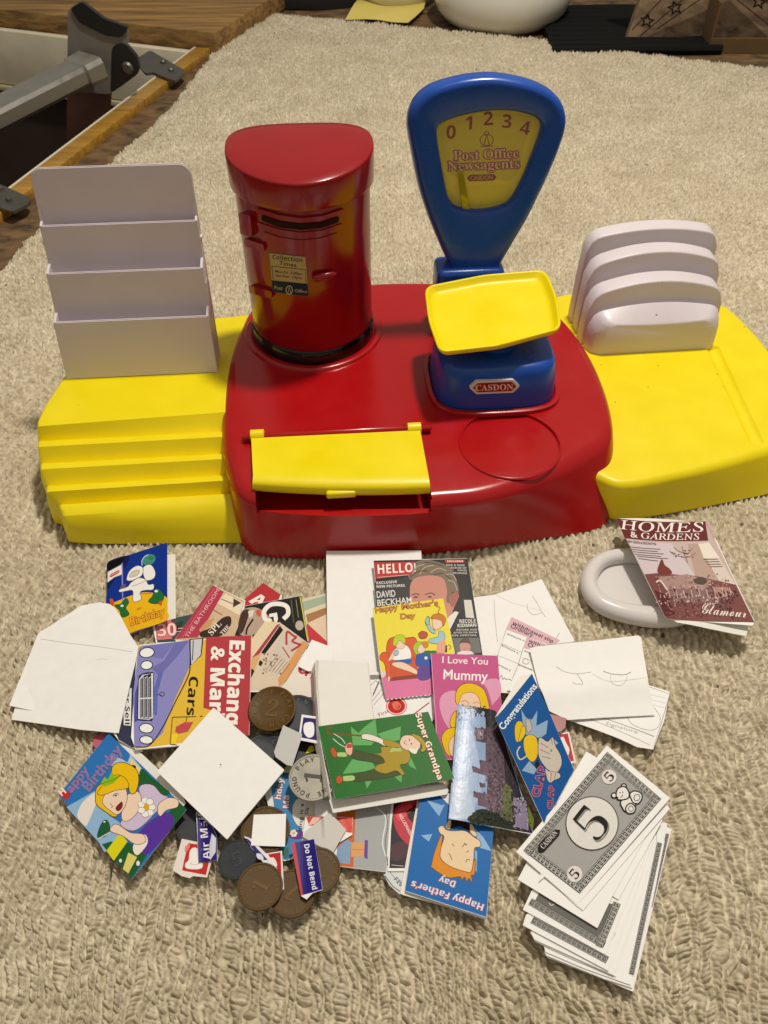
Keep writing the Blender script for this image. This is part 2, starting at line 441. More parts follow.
# ---------------------------------------------------------------- loft floor, hatch opening
def wood(name, c0, c1, scale=(3, 40, 40), rough=.6, rotz=0):
    m = bpy.data.materials.new(name); m.use_nodes = True; nt = m.node_tree; N = nt.nodes; L = nt.links; b = N['Principled BSDF']
    tc = N.new('ShaderNodeTexCoord'); mp = N.new('ShaderNodeMapping'); mp.inputs['Scale'].default_value = scale; mp.inputs['Rotation'].default_value = (0, 0, rotz)
    L.new(tc.outputs['Object'], mp.inputs[0]); n = N.new('ShaderNodeTexNoise'); n.inputs['Scale'].default_value = 1.6; n.inputs['Detail'].default_value = 8; n.inputs['Distortion'].default_value = .6
    L.new(mp.outputs[0], n.inputs['Vector']); r = N.new('ShaderNodeValToRGB'); L.new(n.outputs['Fac'], r.inputs[0])
    q = r.color_ramp.elements; q[0].position = .3; q[0].color = lin(c0); q[1].position = .7; q[1].color = lin(c1)
    L.new(r.outputs[0], b.inputs['Base Color']); b.inputs['Roughness'].default_value = rough
    bp = N.new('ShaderNodeBump'); bp.inputs['Strength'].default_value = .6; bp.inputs['Distance'].default_value = .002
    L.new(n.outputs['Fac'], bp.inputs['Height']); L.new(bp.outputs[0], b.inputs['Normal']); return m
dir_s = (G(133, 100) - G(31, 188)).normalized(); ang_s = math.atan2(dir_s.y, dir_s.x); nrm_s = Vector((-dir_s.y, dir_s.x, 0))  # nrm_s points into the hatch
CHIP = wood('rough_board', '#33241a', '#80623c', (16, 30, 10), .85, -ang_s)
OAK = wood('varnished_trim', '#8a6420', '#b78a34', (3, 60, 60), .35, -ang_s)
BEAM = wood('pine_beam', '#5c4122', '#9c7840', (3, 40, 60), .75)
A0 = G(0, 182, 0) - dir_s * .6; A1 = G(196, 48, 0)      # hatch edge line
tw = .030
# floor with the hatch left open
bm = bmesh.new()
far = G(0, 25, 0); dfar = (far - A1); dfar.z = 0; dfar.normalize(); farL = A1 + dfar * 2.2; nearL = A0 + dfar * 2.2
zf = -.011
def fq(*p): bm.faces.new([bm.verts.new((q[0], q[1], zf)) for q in p])
fq(A0, (4, A0.y, 0), (4, A1.y, 0), A1)
fq((-4, -2, 0), (4, -2, 0), (4, A0.y, 0), (-4, A0.y, 0))
fq(A1, (4, A1.y, 0), (4, 6, 0), (farL.x, 6, 0), farL)
fq((-4, A0.y, 0), (nearL.x, nearL.y, 0), (farL.x, farL.y, 0), (farL.x, 6, 0), (-4, 6, 0)) if nearL.x > -4 else None
tag(obj('floor', bm, CHIP), kind='structure')
# hatch shaft
PIT = mat('dark_shaft', '#3a2c24', .8, mottle=.3, mscale=8)
WHITEB = mat('white_painted_board', '#d2c8b0', .6, mottle=.12, mscale=18, bump=.2, bscale=60)
bm = bmesh.new()
def wallq(a, b_, z0, z1, off=0):
    bm.faces.new([bm.verts.new(v) for v in ((a.x, a.y, z0), (b_.x, b_.y, z0), (b_.x, b_.y, z1), (a.x, a.y, z1))])
wallq(A0, A1, -.9, zf); wallq(A1, farL, -.9, zf); wallq(farL, nearL, -.9, zf); wallq(nearL, A0, -.9, zf)
bm.faces.new([bm.verts.new((p.x, p.y, -.9)) for p in (A0, A1, farL, nearL)])
tag(obj('hatch_shaft', bm, PIT), kind='structure')
# white lining board on the far side, with beam above it
def plank(name, a, b_, nrm, w, z0, z1, m, bev=.002, parent=None):
    c = (a + b_) / 2 + nrm * w / 2; d = (b_ - a); d.z = 0; L_ = d.length; rot = Matrix.Rotation(math.atan2(d.y, d.x), 3, 'Z')
    bm = bmesh.new(); box(bm, (c.x, c.y, (z0 + z1) / 2), (L_, w, z1 - z0), rot, bev, 2); return obj(name, bm, m, parent, smooth=40)
nin = Vector((dfar.y, -dfar.x, 0));
if nin.dot(A0 - A1) < 0: nin = -nin
o = plank('hatch_lining_board', A1 - dfar * .01, farL, nin, .018, -.115, -.004, WHITEB); tag(o, 'white painted board lining the far side of the loft hatch', 'board')
o = plank('dividing_batten', A1 + dfar * .02, farL, nin, .024, -.128, -.117, mat('cream_batten', '#b5a888', .6)); tag(o, 'thin cream batten under the white board inside the hatch', 'batten')
o = plank('timber_beam', A1 - dfar * .045 - nin * .004, farL - nin * .004, -nin, .42, -.008, .030, BEAM, .003); tag(o, 'rough pine beam lying along the far edge of the loft hatch', 'beam')
# varnished strip with a pale painted lip
e_ = empty('hatch_trim', (0, 0, 0), 'varnished yellow wood strip along the near edge of the loft hatch', 'trim')
plank('strip', A0, A1, -nrm_s, tw, -.014, .002, OAK, .0015, e_)
plank('painted_lip', A0, A1, nrm_s, .0035, -.03, .0025, mat('pale_paint', '#d8cfba', .5), .0005, e_); setbase(e_, A1)
STEEL = mat('galvanised_steel', '#6c6a66', .42, metal=.85, mottle=.15, mscale=60)
BLACKP = mat('black_plastic', '#0d0d0e', .38)
ALU = mat('ribbed_aluminium', '#84817b', .34, metal=.6, mottle=.06, mscale=40)
def strap(name, pts, z, label):
    e = empty(name, (0, 0, 0), label, 'hinge bracket', 'steel hinge brackets on the hatch trim'); pl = Plane(z=z)
    o = obj('plate', sheet_mesh(pl, rc(pts, 3), .004), STEEL, e)
    return e, pl
e_, pl = strap('hinge_bracket', [(134, 60), (150, 50), (186, 71), (175, 81), (152, 72), (146, 74)], .008, 'steel hinge bracket at the far corner of the loft hatch, beside the ladder head')
def bolt(pl, x, y, r, e, m=STEEL):
    bm = bmesh.new(); lathe(bm, pl.pt(x, y, 0), [(r, 0), (r, .002), (r * .7, .004), (r * .1, .0045)], 16); obj('bolt', bm, m, e, smooth=40)
bolt(pl, 163, 62, .006, e_); bolt(pl, 171, 70, .006, e_); setbase(e_, pl.pt(160, 66))
e_, pl = strap('hinge_bracket', [(-14, 183), (0, 184), (31, 198), (28, 204), (12, 212), (0, 207), (-14, 203)], .008, 'steel hinge bracket at the left picture edge, below the ladder rail')
bolt(pl, 1, 189, .0045, e_); bolt(pl, 9, 200, .0045, e_); setbase(e_, pl.pt(8, 198))
# loft ladder: rail, end cap plate, pivot
e_ = empty('loft_ladder', (0, 0, 0), 'grey aluminium loft ladder rail with black plastic end fitting over the open hatch', 'ladder')
hd = G(92, 66, .06); tl = G(-90, 158, .02)
d = (tl - hd).normalized(); sdv = d.cross(Vector((0, 0, 1))).normalized(); upv = sdv.cross(d).normalized()
if upv.z < 0: upv = -upv
prof = []
hw, hh = .024, .015
for k in range(17): prof.append((-hw + 2 * hw * k / 16, hh + (.0012 if k % 2 else 0)))
prof += [(hw + .003, hh * .6), (hw + .004, -hh * .6), (hw, -hh), (-hw, -hh), (-hw - .004, -hh * .6), (-hw - .004, hh * .6)]
obj('rail', loft([[hd + d * t + sdv * a + upv * b2 for a, b2 in prof] for t in (0, 1.2)]), ALU, e_, smooth=30)
obj('collar', loft([[hd + d * t + sdv * a * s_ + upv * b2 * s_ for a, b2 in prof] for t, s_ in ((-.002, 1.0), (-.002, 1.2), (.03, 1.12), (.034, 1.0))]), ALU, e_, smooth=30)
Yp = hd.y + .012
vp = Plane(p0=(hd.x, Yp, 0), n=(0.12, -1, .08))
obj('end_plate', sheet_mesh(vp, rc([(67, 92), (68, 10), (78, 3), (129, 32), (127, 50), (112, 94)], 4), .012), ALU, e_)
obj('rubber_pad', sheet_mesh(vp, rc([(71, 8), (82, 1), (104, 18), (129, 27), (122, 37), (106, 35), (80, 22)], 3), .016, .006), BLACKP, e_)
obj('pivot_housing', sheet_mesh(vp, rc([(112, 46), (124, 42), (138, 58), (140, 72), (124, 84), (111, 93)], 5), .02, .004), BLACKP, e_)
bm = bmesh.new(); lathe(bm, vp.pt(128, 67, .004), [(.010, 0), (.010, .004), (.007, .007), (.001, .007)], 18, ax=(1, 0, 0), ay=(0, 0, 1), az=(0, -1, 0)); obj('pivot_bolt', bm, STEEL, e_, smooth=40)
vp2 = Plane(p0=(hd.x, Yp + .02, 0), n=(.05, -1, 0))
obj('lower_stile', sheet_mesh(vp2, [(67, 88), (111, 90), (108, 150), (66, 190)], .01), mat('copper_tinted_metal', '#94685c', .4, metal=.1, mottle=.3, mscale=25), e_)
setbase(e_, hd)

# ---------------------------------------------------------------- clutter at the far edge of the carpet
CER = mat('white_ceramic', '#cfccc2', .22, .5)
def bowl(px, py, rpx, label, k=1.0):
    c = G(px, py, zf); r = rpx * zdepth(c) / F; c = c + Vector((0, r * .78, 0))
    bm = bmesh.new(); lathe(bm, (c.x, c.y, zf), [(r * .72, 0), (r * .76, .006), (r * .80, .008), (r * .93, .028), (r, .055), (r * 1.0, .075), (r * .93, .11), (r * .80, .15), (r * .72, .19), (r * .70, .19), (r * .74, .15), (r * .80, .11)], 72, cap1=True)
    return tag(obj('ceramic_bowl', bm, CER, smooth=50), label, 'bowl', 'white ceramic bowls at the far edge of the carpet')
bowl(505, 38, 71, 'large white glazed ceramic bowl behind the blue dial, at the top edge of the carpet')
bowl(398, 12, 42, 'smaller white ceramic bowl at the top edge, above the sheet of yellow paper')
o = sheet('yellow_paper', 'crumpled yellow paper lying at the top edge between the small bowl and the carpet', 'paper', Plane(z=.002, bend=(.3, 1, lambda t: .0012 * math.sin(t * .35))), [(345, 19), (362, -8), (428, -8), (424, 8), (408, 23), (380, 20)], m=mat('yellow_paper', '#d8c468', .7))
# ribbed black mat
bm = bmesh.new(); a = G(575, 52, zf + .002); b2 = G(716, 60, zf + .002)
for k in range(19):
    y = a.y - .02 + k * .016; tube(bm, [(a.x - .05, y, zf + .010 + .003 * (k % 2)), ((a.x + b2.x) / 2, y + .004, zf + .012), (b2.x + .02, y + .01, zf + .010)], .0085, 8)
tag(obj('ribbed_mat', bm, mat('black_rubber', '#080807', .75, .2)), 'black ribbed mat on the floor under the wooden star', 'mat')
# cardboard carton at the right
c = G(745, 62, zf); bm = bmesh.new(); cbx = mat('cardboard', '#5c4526', .8, mottle=.2, mscale=30)
e_ = empty('cardboard_carton', (0, 0, 0), 'open brown cardboard carton at the top right corner behind the carpet', 'carton')
w_, d_, h_ = .34, .22, .09; cx = c.x + .11; cy = c.y + d_ / 2 + .05
for nm, p, s in (('side_panel', (cx, cy - d_ / 2, zf + h_ * .16), (w_, .004, h_ * .32)), ('side_panel', (cx, cy + d_ / 2, zf + h_ / 2), (w_, .004, h_)), ('end_panel', (cx - w_ / 2, cy, zf + h_ / 2), (.004, d_, h_)), ('end_panel', (cx + w_ / 2, cy, zf + h_ / 2), (.004, d_, h_))):
    bm = bmesh.new(); box(bm, p, s, None, .001); obj(nm, bm, cbx, e_)
bm = bmesh.new(); box(bm, (cx, cy, zf + .005), (w_ - .008, d_ - .008, .006)); obj('bottom_panel', bm, mat('shaded_cardboard', '#2a1f14', .85), e_); setbase(e_, (cx, cy, zf))  # shade inside the carton is put into the bottom panel's colour
# plank star, propped up
PLK = wood('star_planks', '#4d3a2a', '#8b7257', (14, 90, 30), .7, R(35))
stp = Plane(p0=G(624, 47, zf + .003), n=(.12, -1, .18)); e_ = empty('wooden_star', (0, 0, 0), 'rustic plank star decoration with small black star outlines, standing at the top right', 'star')
obj('star_board', sheet_mesh(stp, [(624, 47), (641, -2), (624, -60), (668, -62), (690, -120), (712, -62), (790, -60), (762, -8), (790, 58), (729, 0)], .014), PLK, e_)
art = Art()
for (x, y, r, a0) in ((647, 21, 6.5, 10), (675, 8, 7, -12), (759, 2, 7, 12)):
    P5 = [(x + (r if k % 2 == 0 else r * .42) * math.sin(R(a0) + k * math.pi / 5), y - (r if k % 2 == 0 else r * .42) * math.cos(R(a0) + k * math.pi / 5)) for k in range(11)]
    art.line('#0c0a08', 1.8, P5)
for pts in ([(632, 30), (690, -30)], [(640, 36), (720, -32)], [(657, 29), (735, -25)], [(700, -30), (775, 30)], [(740, -25), (780, 10)]): art.line('#241a12', 1.0, pts)
art.build('star_outline', stp, e_, INKM, base=2e-4); setbase(e_, G(624, 47, zf))
# dark rucksack-like bundle and odds at top centre-left
bm = bmesh.new(); c = G(300, 11, zf)
rngp = random.Random(3)
ring0 = [Vector((c.x + .17 * math.cos(t), c.y + .10 + .10 * math.sin(t), zf)) for t in [2 * math.pi * k / 40 for k in range(40)]]
cc = Vector((c.x, c.y + .1, 0))
obj_rings = []
for s_, z in ((1, 0), (1.04, .02), (1.0, .05), (.85, .08), (.5, .10), (.15, .105)):
    obj_rings.append([Vector((cc.x + (p.x - cc.x) * s_ * (1 + .05 * math.sin(5 * i * .3 + z * 60)), cc.y + (p.y - cc.y) * s_, zf + z + .004 * math.sin(i * .9 + z * 90))) for i, p in enumerate(ring0)])
tag(obj('cloth_bundle', loft(obj_rings, bm=bm), mat('black_cloth', '#141110', .85, bump=.4, bscale=200), smooth=60), 'dark folded cloth bundle at the top edge, just right of the beam', 'cloth')
# ---------------------------------------------------------------- toy post office counter
RED = mat('red_plastic', '#aa0c11', .22, .5, dust=42, mottle=.05, mscale=30, bump=.02, bscale=500)
YEL = mat('yellow_plastic', '#f0da00', .36, .45, dust=55, mottle=.04, mscale=30, bump=.03, bscale=700)
BLU = mat('blue_plastic', '#0f4aa8', .26, .5, mottle=.05, mscale=30)
LIL = mat('lilac_white_plastic', '#dad0d6', .38, .45, dust=48, mottle=.03, mscale=25)
BLK = mat('gloss_black_band', '#050505', .12, .6)
YAW = R(4.5); RZ = Matrix.Rotation(YAW, 3, 'Z'); UX = Vector((math.cos(YAW), math.sin(YAW), 0)); UY = Vector((-math.sin(YAW), math.cos(YAW), 0)); UZ = Vector((0, 0, 1))
def offs(p, d, poly):
    "push a contour outward by d"
    out = []; n = len(poly)
    ar = sum(poly[i].x * poly[(i + 1) % n].y - poly[(i + 1) % n].x * poly[i].y for i in range(n))
    for i in range(n):
        t = poly[(i + 1) % n] - poly[i - 1]; t.z = 0; t.normalize(); nn = Vector((t.y, -t.x, 0)) * (1 if ar > 0 else -1)
        out.append(poly[i] + nn * d)
    return out
def skirted(T, B, n, r, seg=6, cap=True):
    "solid between a bottom contour B and top contour T with a rounded top edge of radius r"
    Ts = T; Bs = B; rings = []
    for q in (0, .5, .8): 
        rings.append([b.lerp(t, q) for b, t in zip(Bs, Ts)])
    inn = offs(None, -r, Ts)
    for k in range(seg + 1):
        a = k / seg * math.pi / 2; rr = []
        for b, t, i in zip(Bs, Ts, inn):
            w = t + (b - t).normalized() * min(r, (t - b).length * .45) # point down the wall
            s1 = 1 - math.sin(a); s2 = 1 - math.cos(a)
            rr.append(t + (w - t) * s1 ** 1.0 * 1 + (i - t) * s2)
        rings.append(rr)
    rings = rings[:2] + rings[3:]
    if cap: rings.append(offs(None, -r * 1.8, rings[-1]))
    return rings
counter = empty('toy_counter', (0, 0, 0), 'red toy post office counter with a yellow wing on either side, standing on the carpet', 'toy counter')
RTOP = Plane(pts=[(250, 500, .0612), (480, 500, .0612), (380, 340, .0662)])
def ztop(px, py): return RTOP.pt(px, py).z
Tp = [(238, 490), (262, 498), (330, 504), (400, 503), (440, 500), (480, 496), (520, 485), (565, 465), (595, 446), (612, 430), (609, 402), (599, 372), (585, 345), (567, 321), (550, 304), (520, 290), (490, 284), (430, 280), (370, 281), (300, 290), (256, 302), (240, 325), (228, 360), (222, 400), (222, 440), (228, 470)]
Bp = [(240, 541), (260, 556), (330, 559), (400, 557), (440, 553), (480, 549), (520, 542), (562, 536), (592, 530), (609, 520)]
Tw = [G(x, y, ztop(x, y)) for x, y in Tp]
Bw = offs(None, .005, Tw)
for i, (x, y) in enumerate(Bp): Bw[i] = G(x, y, 0)
for i, (x, y) in ((9, (609, 520)), (10, (619, 486)), (11, (611, 441)), (12, (598, 409)), (13, (583, 380))): Bw[i] = G(x, y, 0)
Bw = [Vector((p.x, p.y, .0005)) for p in Bw]
n = 220
# same parameter on both contours: spline through paired points
def spl(P, per=9):
    out = []; m = len(P)
    for i in range(m):
        p0, p1, p2, p3 = P[i - 1], P[i], P[(i + 1) % m], P[(i + 2) % m]
        for k in range(per):
            t = k / per; out.append(.5 * ((2 * p1) + (p2 - p0) * t + (2 * p0 - 5 * p1 + 4 * p2 - p3) * t * t + (3 * p1 - p0 - 3 * p2 + p3) * t ** 3))
    return out
Ts, Bs = spl(Tw), spl(Bw)
body = obj('counter_body', loft(skirted(Ts, Bs, n, .011, cap=False)), RED, counter, smooth=40)
ctop = lambda x, y: G(x, y, ztop(x, y))
# letter slot: pocket under the flap and a notch through the front wall
cuts = []
a, b2 = ctop(257, 447), ctop(419, 441)
fl, fr = G(257, 517, .045), G(432, 515, .045)
bm = bmesh.new()
hv = [a, b2, fr + UY * .004, fl + UY * .004]
lo_ = [bm.verts.new((p.x, p.y, .036)) for p in hv]; hi_ = [bm.verts.new((p.x, p.y, .12)) for p in hv]
bm.faces.new(lo_[::-1]); bm.faces.new(hi_)
for i in range(4): bm.faces.new((lo_[i], lo_[(i + 1) % 4], hi_[(i + 1) % 4], hi_[i]))
bmesh.ops.recalc_face_normals(bm, faces=bm.faces); cuts.append(obj('c1', bm, None))
bm = bmesh.new()
hv = [a + UY * -.012, b2 + UY * -.012, fr - UY * .03, fl - UY * .03]
lo_ = [bm.verts.new((p.x, p.y, .0485)) for p in hv]; hi_ = [bm.verts.new((p.x, p.y, .121)) for p in hv]
bm.faces.new(lo_[::-1]); bm.faces.new(hi_)
for i in range(4): bm.faces.new((lo_[i], lo_[(i + 1) % 4], hi_[(i + 1) % 4], hi_[i]))
bmesh.ops.recalc_face_normals(bm, faces=bm.faces); cuts.append(obj('c2', bm, None))
# coin recess
c = ctop(510, 443); rr = 49 * zdepth(c) / F
bm = bmesh.new(); lathe(bm, (c.x, c.y, 0), [(rr, c.z - .0020), (rr, c.z + .02)], 64); cuts.append(obj('c3', bm, None))
boolean(body, cuts, smooth=42)
obj('recess_rim', loft([[Vector((c.x + (rr + a_) * math.cos(2 * math.pi * k / 90), c.y + (rr + a_) * math.sin(2 * math.pi * k / 90), 0)) for k in range(90)] for a_ in (0,)], bm=bmesh.new()) if False else lathe(bmesh.new(), (c.x, c.y, c.z), [(rr + .0004, -.001), (rr + .0004, .0005), (rr + .0010, .0008), (rr + .0018, .0006), (rr + .0024, -.0006)], 90, az=RTOP.n, cap0=False, cap1=False), RED, counter, smooth=60)
# moulded ring round the pillar box foot, hinge rod and its pads
PBC = Vector((-.0692, .648, 0)); zt = .0665
def pcont(sc, z, n=96, dx=0):
    out = []
    for k in range(n):
        t = 2 * math.pi * k / n; c_, s_ = math.cos(t), math.sin(t)
        if s_ < 0: ex = 1.85; b_ = .055
        else: ex = 3.2; b_ = .034
        x = math.copysign(abs(c_) ** (2 / ex), c_) * .0582; y = math.copysign(abs(s_) ** (2 / ex), s_) * b_
        L_ = math.hypot(x, y); g = sc if isinstance(sc, float) else 1 + sc[0] / L_
        out.append(PBC + UX * x * g + UY * y * g + UZ * z)
    return out
zf_ = .0655
obj('foot_ring', loft([pcont((d_,), z) for d_, z in ((.010, zf_ - .002), (.0095, zf_ + .0015), (.0075, zf_ + .0028), (.0035, zf_ + .0028), (.001, zf_ + .001), (-.002, zf_ + .0005))], cap1=False), RED, counter, smooth=50)
h0, h1 = ctop(243, 441) + UZ * .004, ctop(431, 431) + UZ * .004
dh = (h1 - h0).normalized()
bm = bmesh.new(); tube(bm, [h0, h0 + dh * .0015, h1 - dh * .0015, h1], [.0022, .0034, .0034, .0022], 16); obj('hinge_rod', bm, RED, counter, smooth=50)
# yellow flap
flap = bpy.data.objects.new('letter_flap', None); COL.objects.link(flap); flap.parent = counter
fa, fb = ctop(252, 443) + UZ * .0055, ctop(420, 435) + UZ * .0055
fc, fd = G(253, 476, .0705), G(429, 478, .0705)
fe, ff = G(252, 490, .0600), G(430, 493, .0600)
prof = []
for t in [i / 24 for i in range(25)]:
    l0, l1, l2 = fa, fc, fe; r0, r1, r2 = fb, fd, ff
    if t < .6: s_ = t / .6; L_ = l0.lerp(l1, s_); R_ = r0.lerp(r1, s_)
    else:
        s_ = (t - .6) / .4; q = s_
        L_ = l1.lerp(l2, q) + (l1 - l0).normalized() * math.sin(q * math.pi) * .0035 + UZ * math.sin(q * math.pi) * .002
        R_ = r1.lerp(r2, q) + (r1 - r0).normalized() * math.sin(q * math.pi) * .0035 + UZ * math.sin(q * math.pi) * .002
    prof.append((L_, R_))
top = [[L_.lerp(R_, k / 20) - UY * (.0035 * (1 - (2 * k / 20 - 1) ** 2)) * (i / 24) ** 2 for k in range(21)] for i, (L_, R_) in enumerate(prof)]
bm = bmesh.new(); A_ = [[bm.verts.new(p) for p in r] for r in top]; B_ = [[bm.verts.new(p - UZ * .0018 + UY * .0012 * (i / 24)) for p in r] for i, r in enumerate(top)]
for X_, f_ in ((A_, 1), (B_, -1)):
    for i in range(24):
        for k in range(20): bm.faces.new((X_[i][k], X_[i][k + 1], X_[i + 1][k + 1], X_[i + 1][k]))
for i in range(24):
    bm.faces.new((A_[i][0], A_[i + 1][0], B_[i + 1][0], B_[i][0])); bm.faces.new((A_[i][20], A_[i + 1][20], B_[i + 1][20], B_[i][20]))
for k in range(20):
    bm.faces.new((A_[0][k], A_[0][k + 1], B_[0][k + 1], B_[0][k])); bm.faces.new((A_[24][k], A_[24][k + 1], B_[24][k + 1], B_[24][k]))
bmesh.ops.recalc_face_normals(bm, faces=bm.faces); obj('flap_panel', bm, YEL, flap, smooth=50)
for x, y in ((258, 439), (414, 432)):
    p = ctop(x, y) + UZ * .004; bm = bmesh.new(); tube(bm, [p - dh * .006, p - dh * .0055, p + dh * .0055, p + dh * .006], [.0042, .0052, .0052, .0042], 18); obj('hinge_clip', bm, YEL, flap, smooth=40)
p = G(341, 490, .0615); bm = bmesh.new(); box(bm, p - UY * .003, (.024, .008, .0065), RZ, .002, 3); obj('finger_tab', bm, YEL, flap, smooth=50)

# right wing
wing = bpy.data.objects.new('side_wing', None); COL.objects.link(wing); wing.parent = counter; wing['label'] = 'flat yellow right wing with a pencil groove'
zw = .042
Tp = [(560, 456), (590, 472), (613, 483), (630, 484), (650, 481), (700, 470), (740, 459), (775, 448), (800, 438), (806, 415), (795, 385), (772, 352), (752, 328), (728, 306), (700, 294), (650, 290), (600, 290), (570, 292), (548, 300), (540, 330), (528, 370), (515, 400), (508, 425), (530, 440)]
Bp = [None, None, (611, 519), (626, 520), (650, 517), (700, 508), (740, 500), (775, 491)]
Tw = [G(x, y, zw) for x, y in Tp]; Bw = offs(None, .003, Tw)
for i, q in enumerate(Bp):
    if q: Bw[i] = G(*q, 0)
Bw = [Vector((p.x, p.y, .0005)) for p in Bw]
wp = obj('wing_panel', loft(skirted(spl(Tw), spl(Bw), n, .0065, cap=False)), YEL, wing, smooth=40)
g0, g1 = G(714, 343, zw + .0052), G(759, 438, zw + .0052)
bm = bmesh.new(); dg_ = (g1 - g0).normalized(); tube(bm, [g0 - dg_ * .004, g0, g1, g1 + dg_ * .004], [.004, .0088, .0084, .004], 20); c4 = obj('c4', bm, None)
boolean(wp, [c4], smooth=35)
# left wing with its descending letter steps
lw = bpy.data.objects.new('side_wing', None); COL.objects.link(lw); lw.parent = counter; lw['label'] = 'yellow left wing with four letter grooves'
zs = [.0605, .0530, .0455, .0380, .0315]
cr_ = [((36.5, 421), (221, 407)), ((37, 441.5), (222, 432)), ((39.5, 464), (223.5, 454)), ((45.5, 486.5), (226, 475.5)), ((58, 505), (229, 493.5))]
st = [((88, 332), (248, 314), .0605, 0), ((66, 372), (244, 360), .0605, 0), ((44, 405), (232, 392), .0605, 0)]
for i, ((l, r), z) in enumerate(zip(cr_, zs)):
    st.append((l, r, z, 0))
    if i < 4:
        st.append(((l[0] - .3, l[1] + 5.5), (r[0], r[1] + 4.8), z, 0))
        (l2, r2), z2 = cr_[i + 1], zs[i + 1]; st.append(((l2[0], l2[1] - .4), (r2[0], r2[1] - .4), z2 - .006, 0))
st += [((60, 510), (230, 499), .0308, 0), ((62, 516), (231, 506), .0283, 0), ((66, 525), (233, 518), .0215, 0), ((73, 534), (236, 532), .011, 0), ((84, 540), (238, 540), .004, 0), ((98, 543.5), (238, 544), .0008, 0)]
rings = []
for l, r, z, _ in st:
    L_, R_ = G(*l, z), G(*r, z) + UX * .02; d_ = (R_ - L_).normalized()
    rb = min(.004, z * .5)
    row = [Vector((L_.x, L_.y, 0)) - d_ * .004 + UZ * .0004, L_ - d_ * .002 - UZ * min(z * .45, .012), L_ - UZ * rb * .9, L_ + d_ * rb * .15 - UZ * rb * .35, L_ + d_ * rb * .5 - UZ * rb * .08, L_ + d_ * rb * 1.1]
    row += [L_.lerp(R_, q) for q in (.1, .3, .5, .7, .9, 1)] + [Vector((R_.x, R_.y, .0004))]
    rings.append(row)
bm = bmesh.new(); V_ = [[bm.verts.new(p) for p in r] for r in rings]
for i in range(len(V_) - 1):
    for k in range(len(V_[0]) - 1): bm.faces.new((V_[i][k], V_[i][k + 1], V_[i + 1][k + 1], V_[i + 1][k]))
bm.faces.new(V_[0]); bm.faces.new(V_[-1][::-1]); bmesh.ops.recalc_face_normals(bm, faces=bm.faces)
o = obj('stepped_panel', bm, YEL, lw)
bv = o.modifiers.new('v', 'BEVEL'); bv.width = .0024; bv.segments = 4; bv.limit_method = 'ANGLE'; bv.angle_limit = R(28)
bpy.context.view_layer.update(); me_ = bpy.data.meshes.new_from_object(o.evaluated_get(bpy.context.evaluated_depsgraph_get())); o.modifiers.clear(); o.data = me_
for p in me_.polygons: p.use_smooth = True
me_.set_sharp_from_angle(angle=R(40))
setbase(counter, (0.0, .56, 0))

# ---------------------------------------------------------------- letter rack
rack = empty('letter_rack', (0, 0, 0), 'pale four-tier letter rack standing on the left yellow wing', 'letter rack')
zb = .0607
bl = G(66.5, 379.5, zb); br = G(218, 372.5, zb); ux = (br - bl); wR = ux.length; ux.normalize(); uy = Vector((-ux.y, ux.x, 0))
def RP(x, y, z): return bl + ux * (x + (1 - x / wR) * z * .055) + uy * y + UZ * (z)
def plate(name, x0, x1, y0, z0, z1, t=.0022, lean=.18, top_r=.0, par=rack, bev=.0007, yoff=0):
    "upright panel leaning back"
    nseg = 8; pts = []
    if top_r:
        pts = [(x0, z0)] + [(x1, z0)] + [(x1 - top_r + top_r * math.cos(a), z1 - top_r + top_r * math.sin(a)) for a in [math.pi / 2 * k / nseg for k in range(nseg + 1)]] + [(x0 + top_r - top_r * math.sin(a), z1 - top_r + top_r * math.cos(a)) for a in [math.pi / 2 * k / nseg for k in range(nseg + 1)]]
    else: pts = [(x0, z0), (x1, z0), (x1, z1), (x0, z1)]
    bm = bmesh.new(); f = [bm.verts.new(RP(x, y0 + (z - z0) * lean, z)) for x, z in pts]; b_ = [bm.verts.new(RP(x, y0 + (z - z0) * lean + t, z)) for x, z in pts]
    bm.faces.new(f); bm.faces.new(b_[::-1])
    for i in range(len(pts)): bm.faces.new((f[i], f[(i + 1) % len(pts)], b_[(i + 1) % len(pts)], b_[i]))
    bmesh.ops.recalc_face_normals(bm, faces=bm.faces)
    bmesh.ops.bevel(bm, geom=[e for e in bm.edges if len(e.link_faces) == 2 and e.calc_face_angle() > 1], offset=bev, segments=2, affect='EDGES')
    return obj(name, bm, LIL, par, smooth=40)
tiers = [((53.8, 322.8), (208.8, 315.8)), ((47.5, 274), (203, 267.5)), ((41, 225.5), (197.5, 220.8)), ((33, 168), (192, 163.5))]
# height and setback of every lip solved on the rack's own upright plane
def solve(px, py, lean_y):
    d = ray(px, py); o_ = bl + uy * lean_y; t = (o_ - CAMP).dot(uy) / d.dot(uy); return (CAMP + d * t)
step = .0165; H_ = []
for i, (l, r) in enumerate(tiers):
    y_ = .008 + step * i if i < 3 else .008 + step * 3 - .004
    a = solve(*l, y_); b_ = solve(*r, y_); H_.append((y_, (a.z + b_.z) / 2 - zb, (a - bl).dot(ux), (b_ - bl).dot(ux)))
print('rack', H_, wR)
prev = 0
dep = .008 + step * 3
for i in range(3):
    y_, h_, x0, x1 = H_[i]; z0 = 0 if i == 0 else H_[i - 1][1] - .018
    yb = step * i; lean = (y_ - yb) / (h_ - z0) if i == 0 else .14
    plate('front_panel', 0 if i == 0 else .001, wR - (0 if i == 0 else .001), y_ - (h_ - z0) * lean, z0, h_, lean=lean)
plate('back_panel', .0, wR, H_[3][0] - (H_[3][1]) * .14, 0, H_[3][1], lean=.14, top_r=.010)
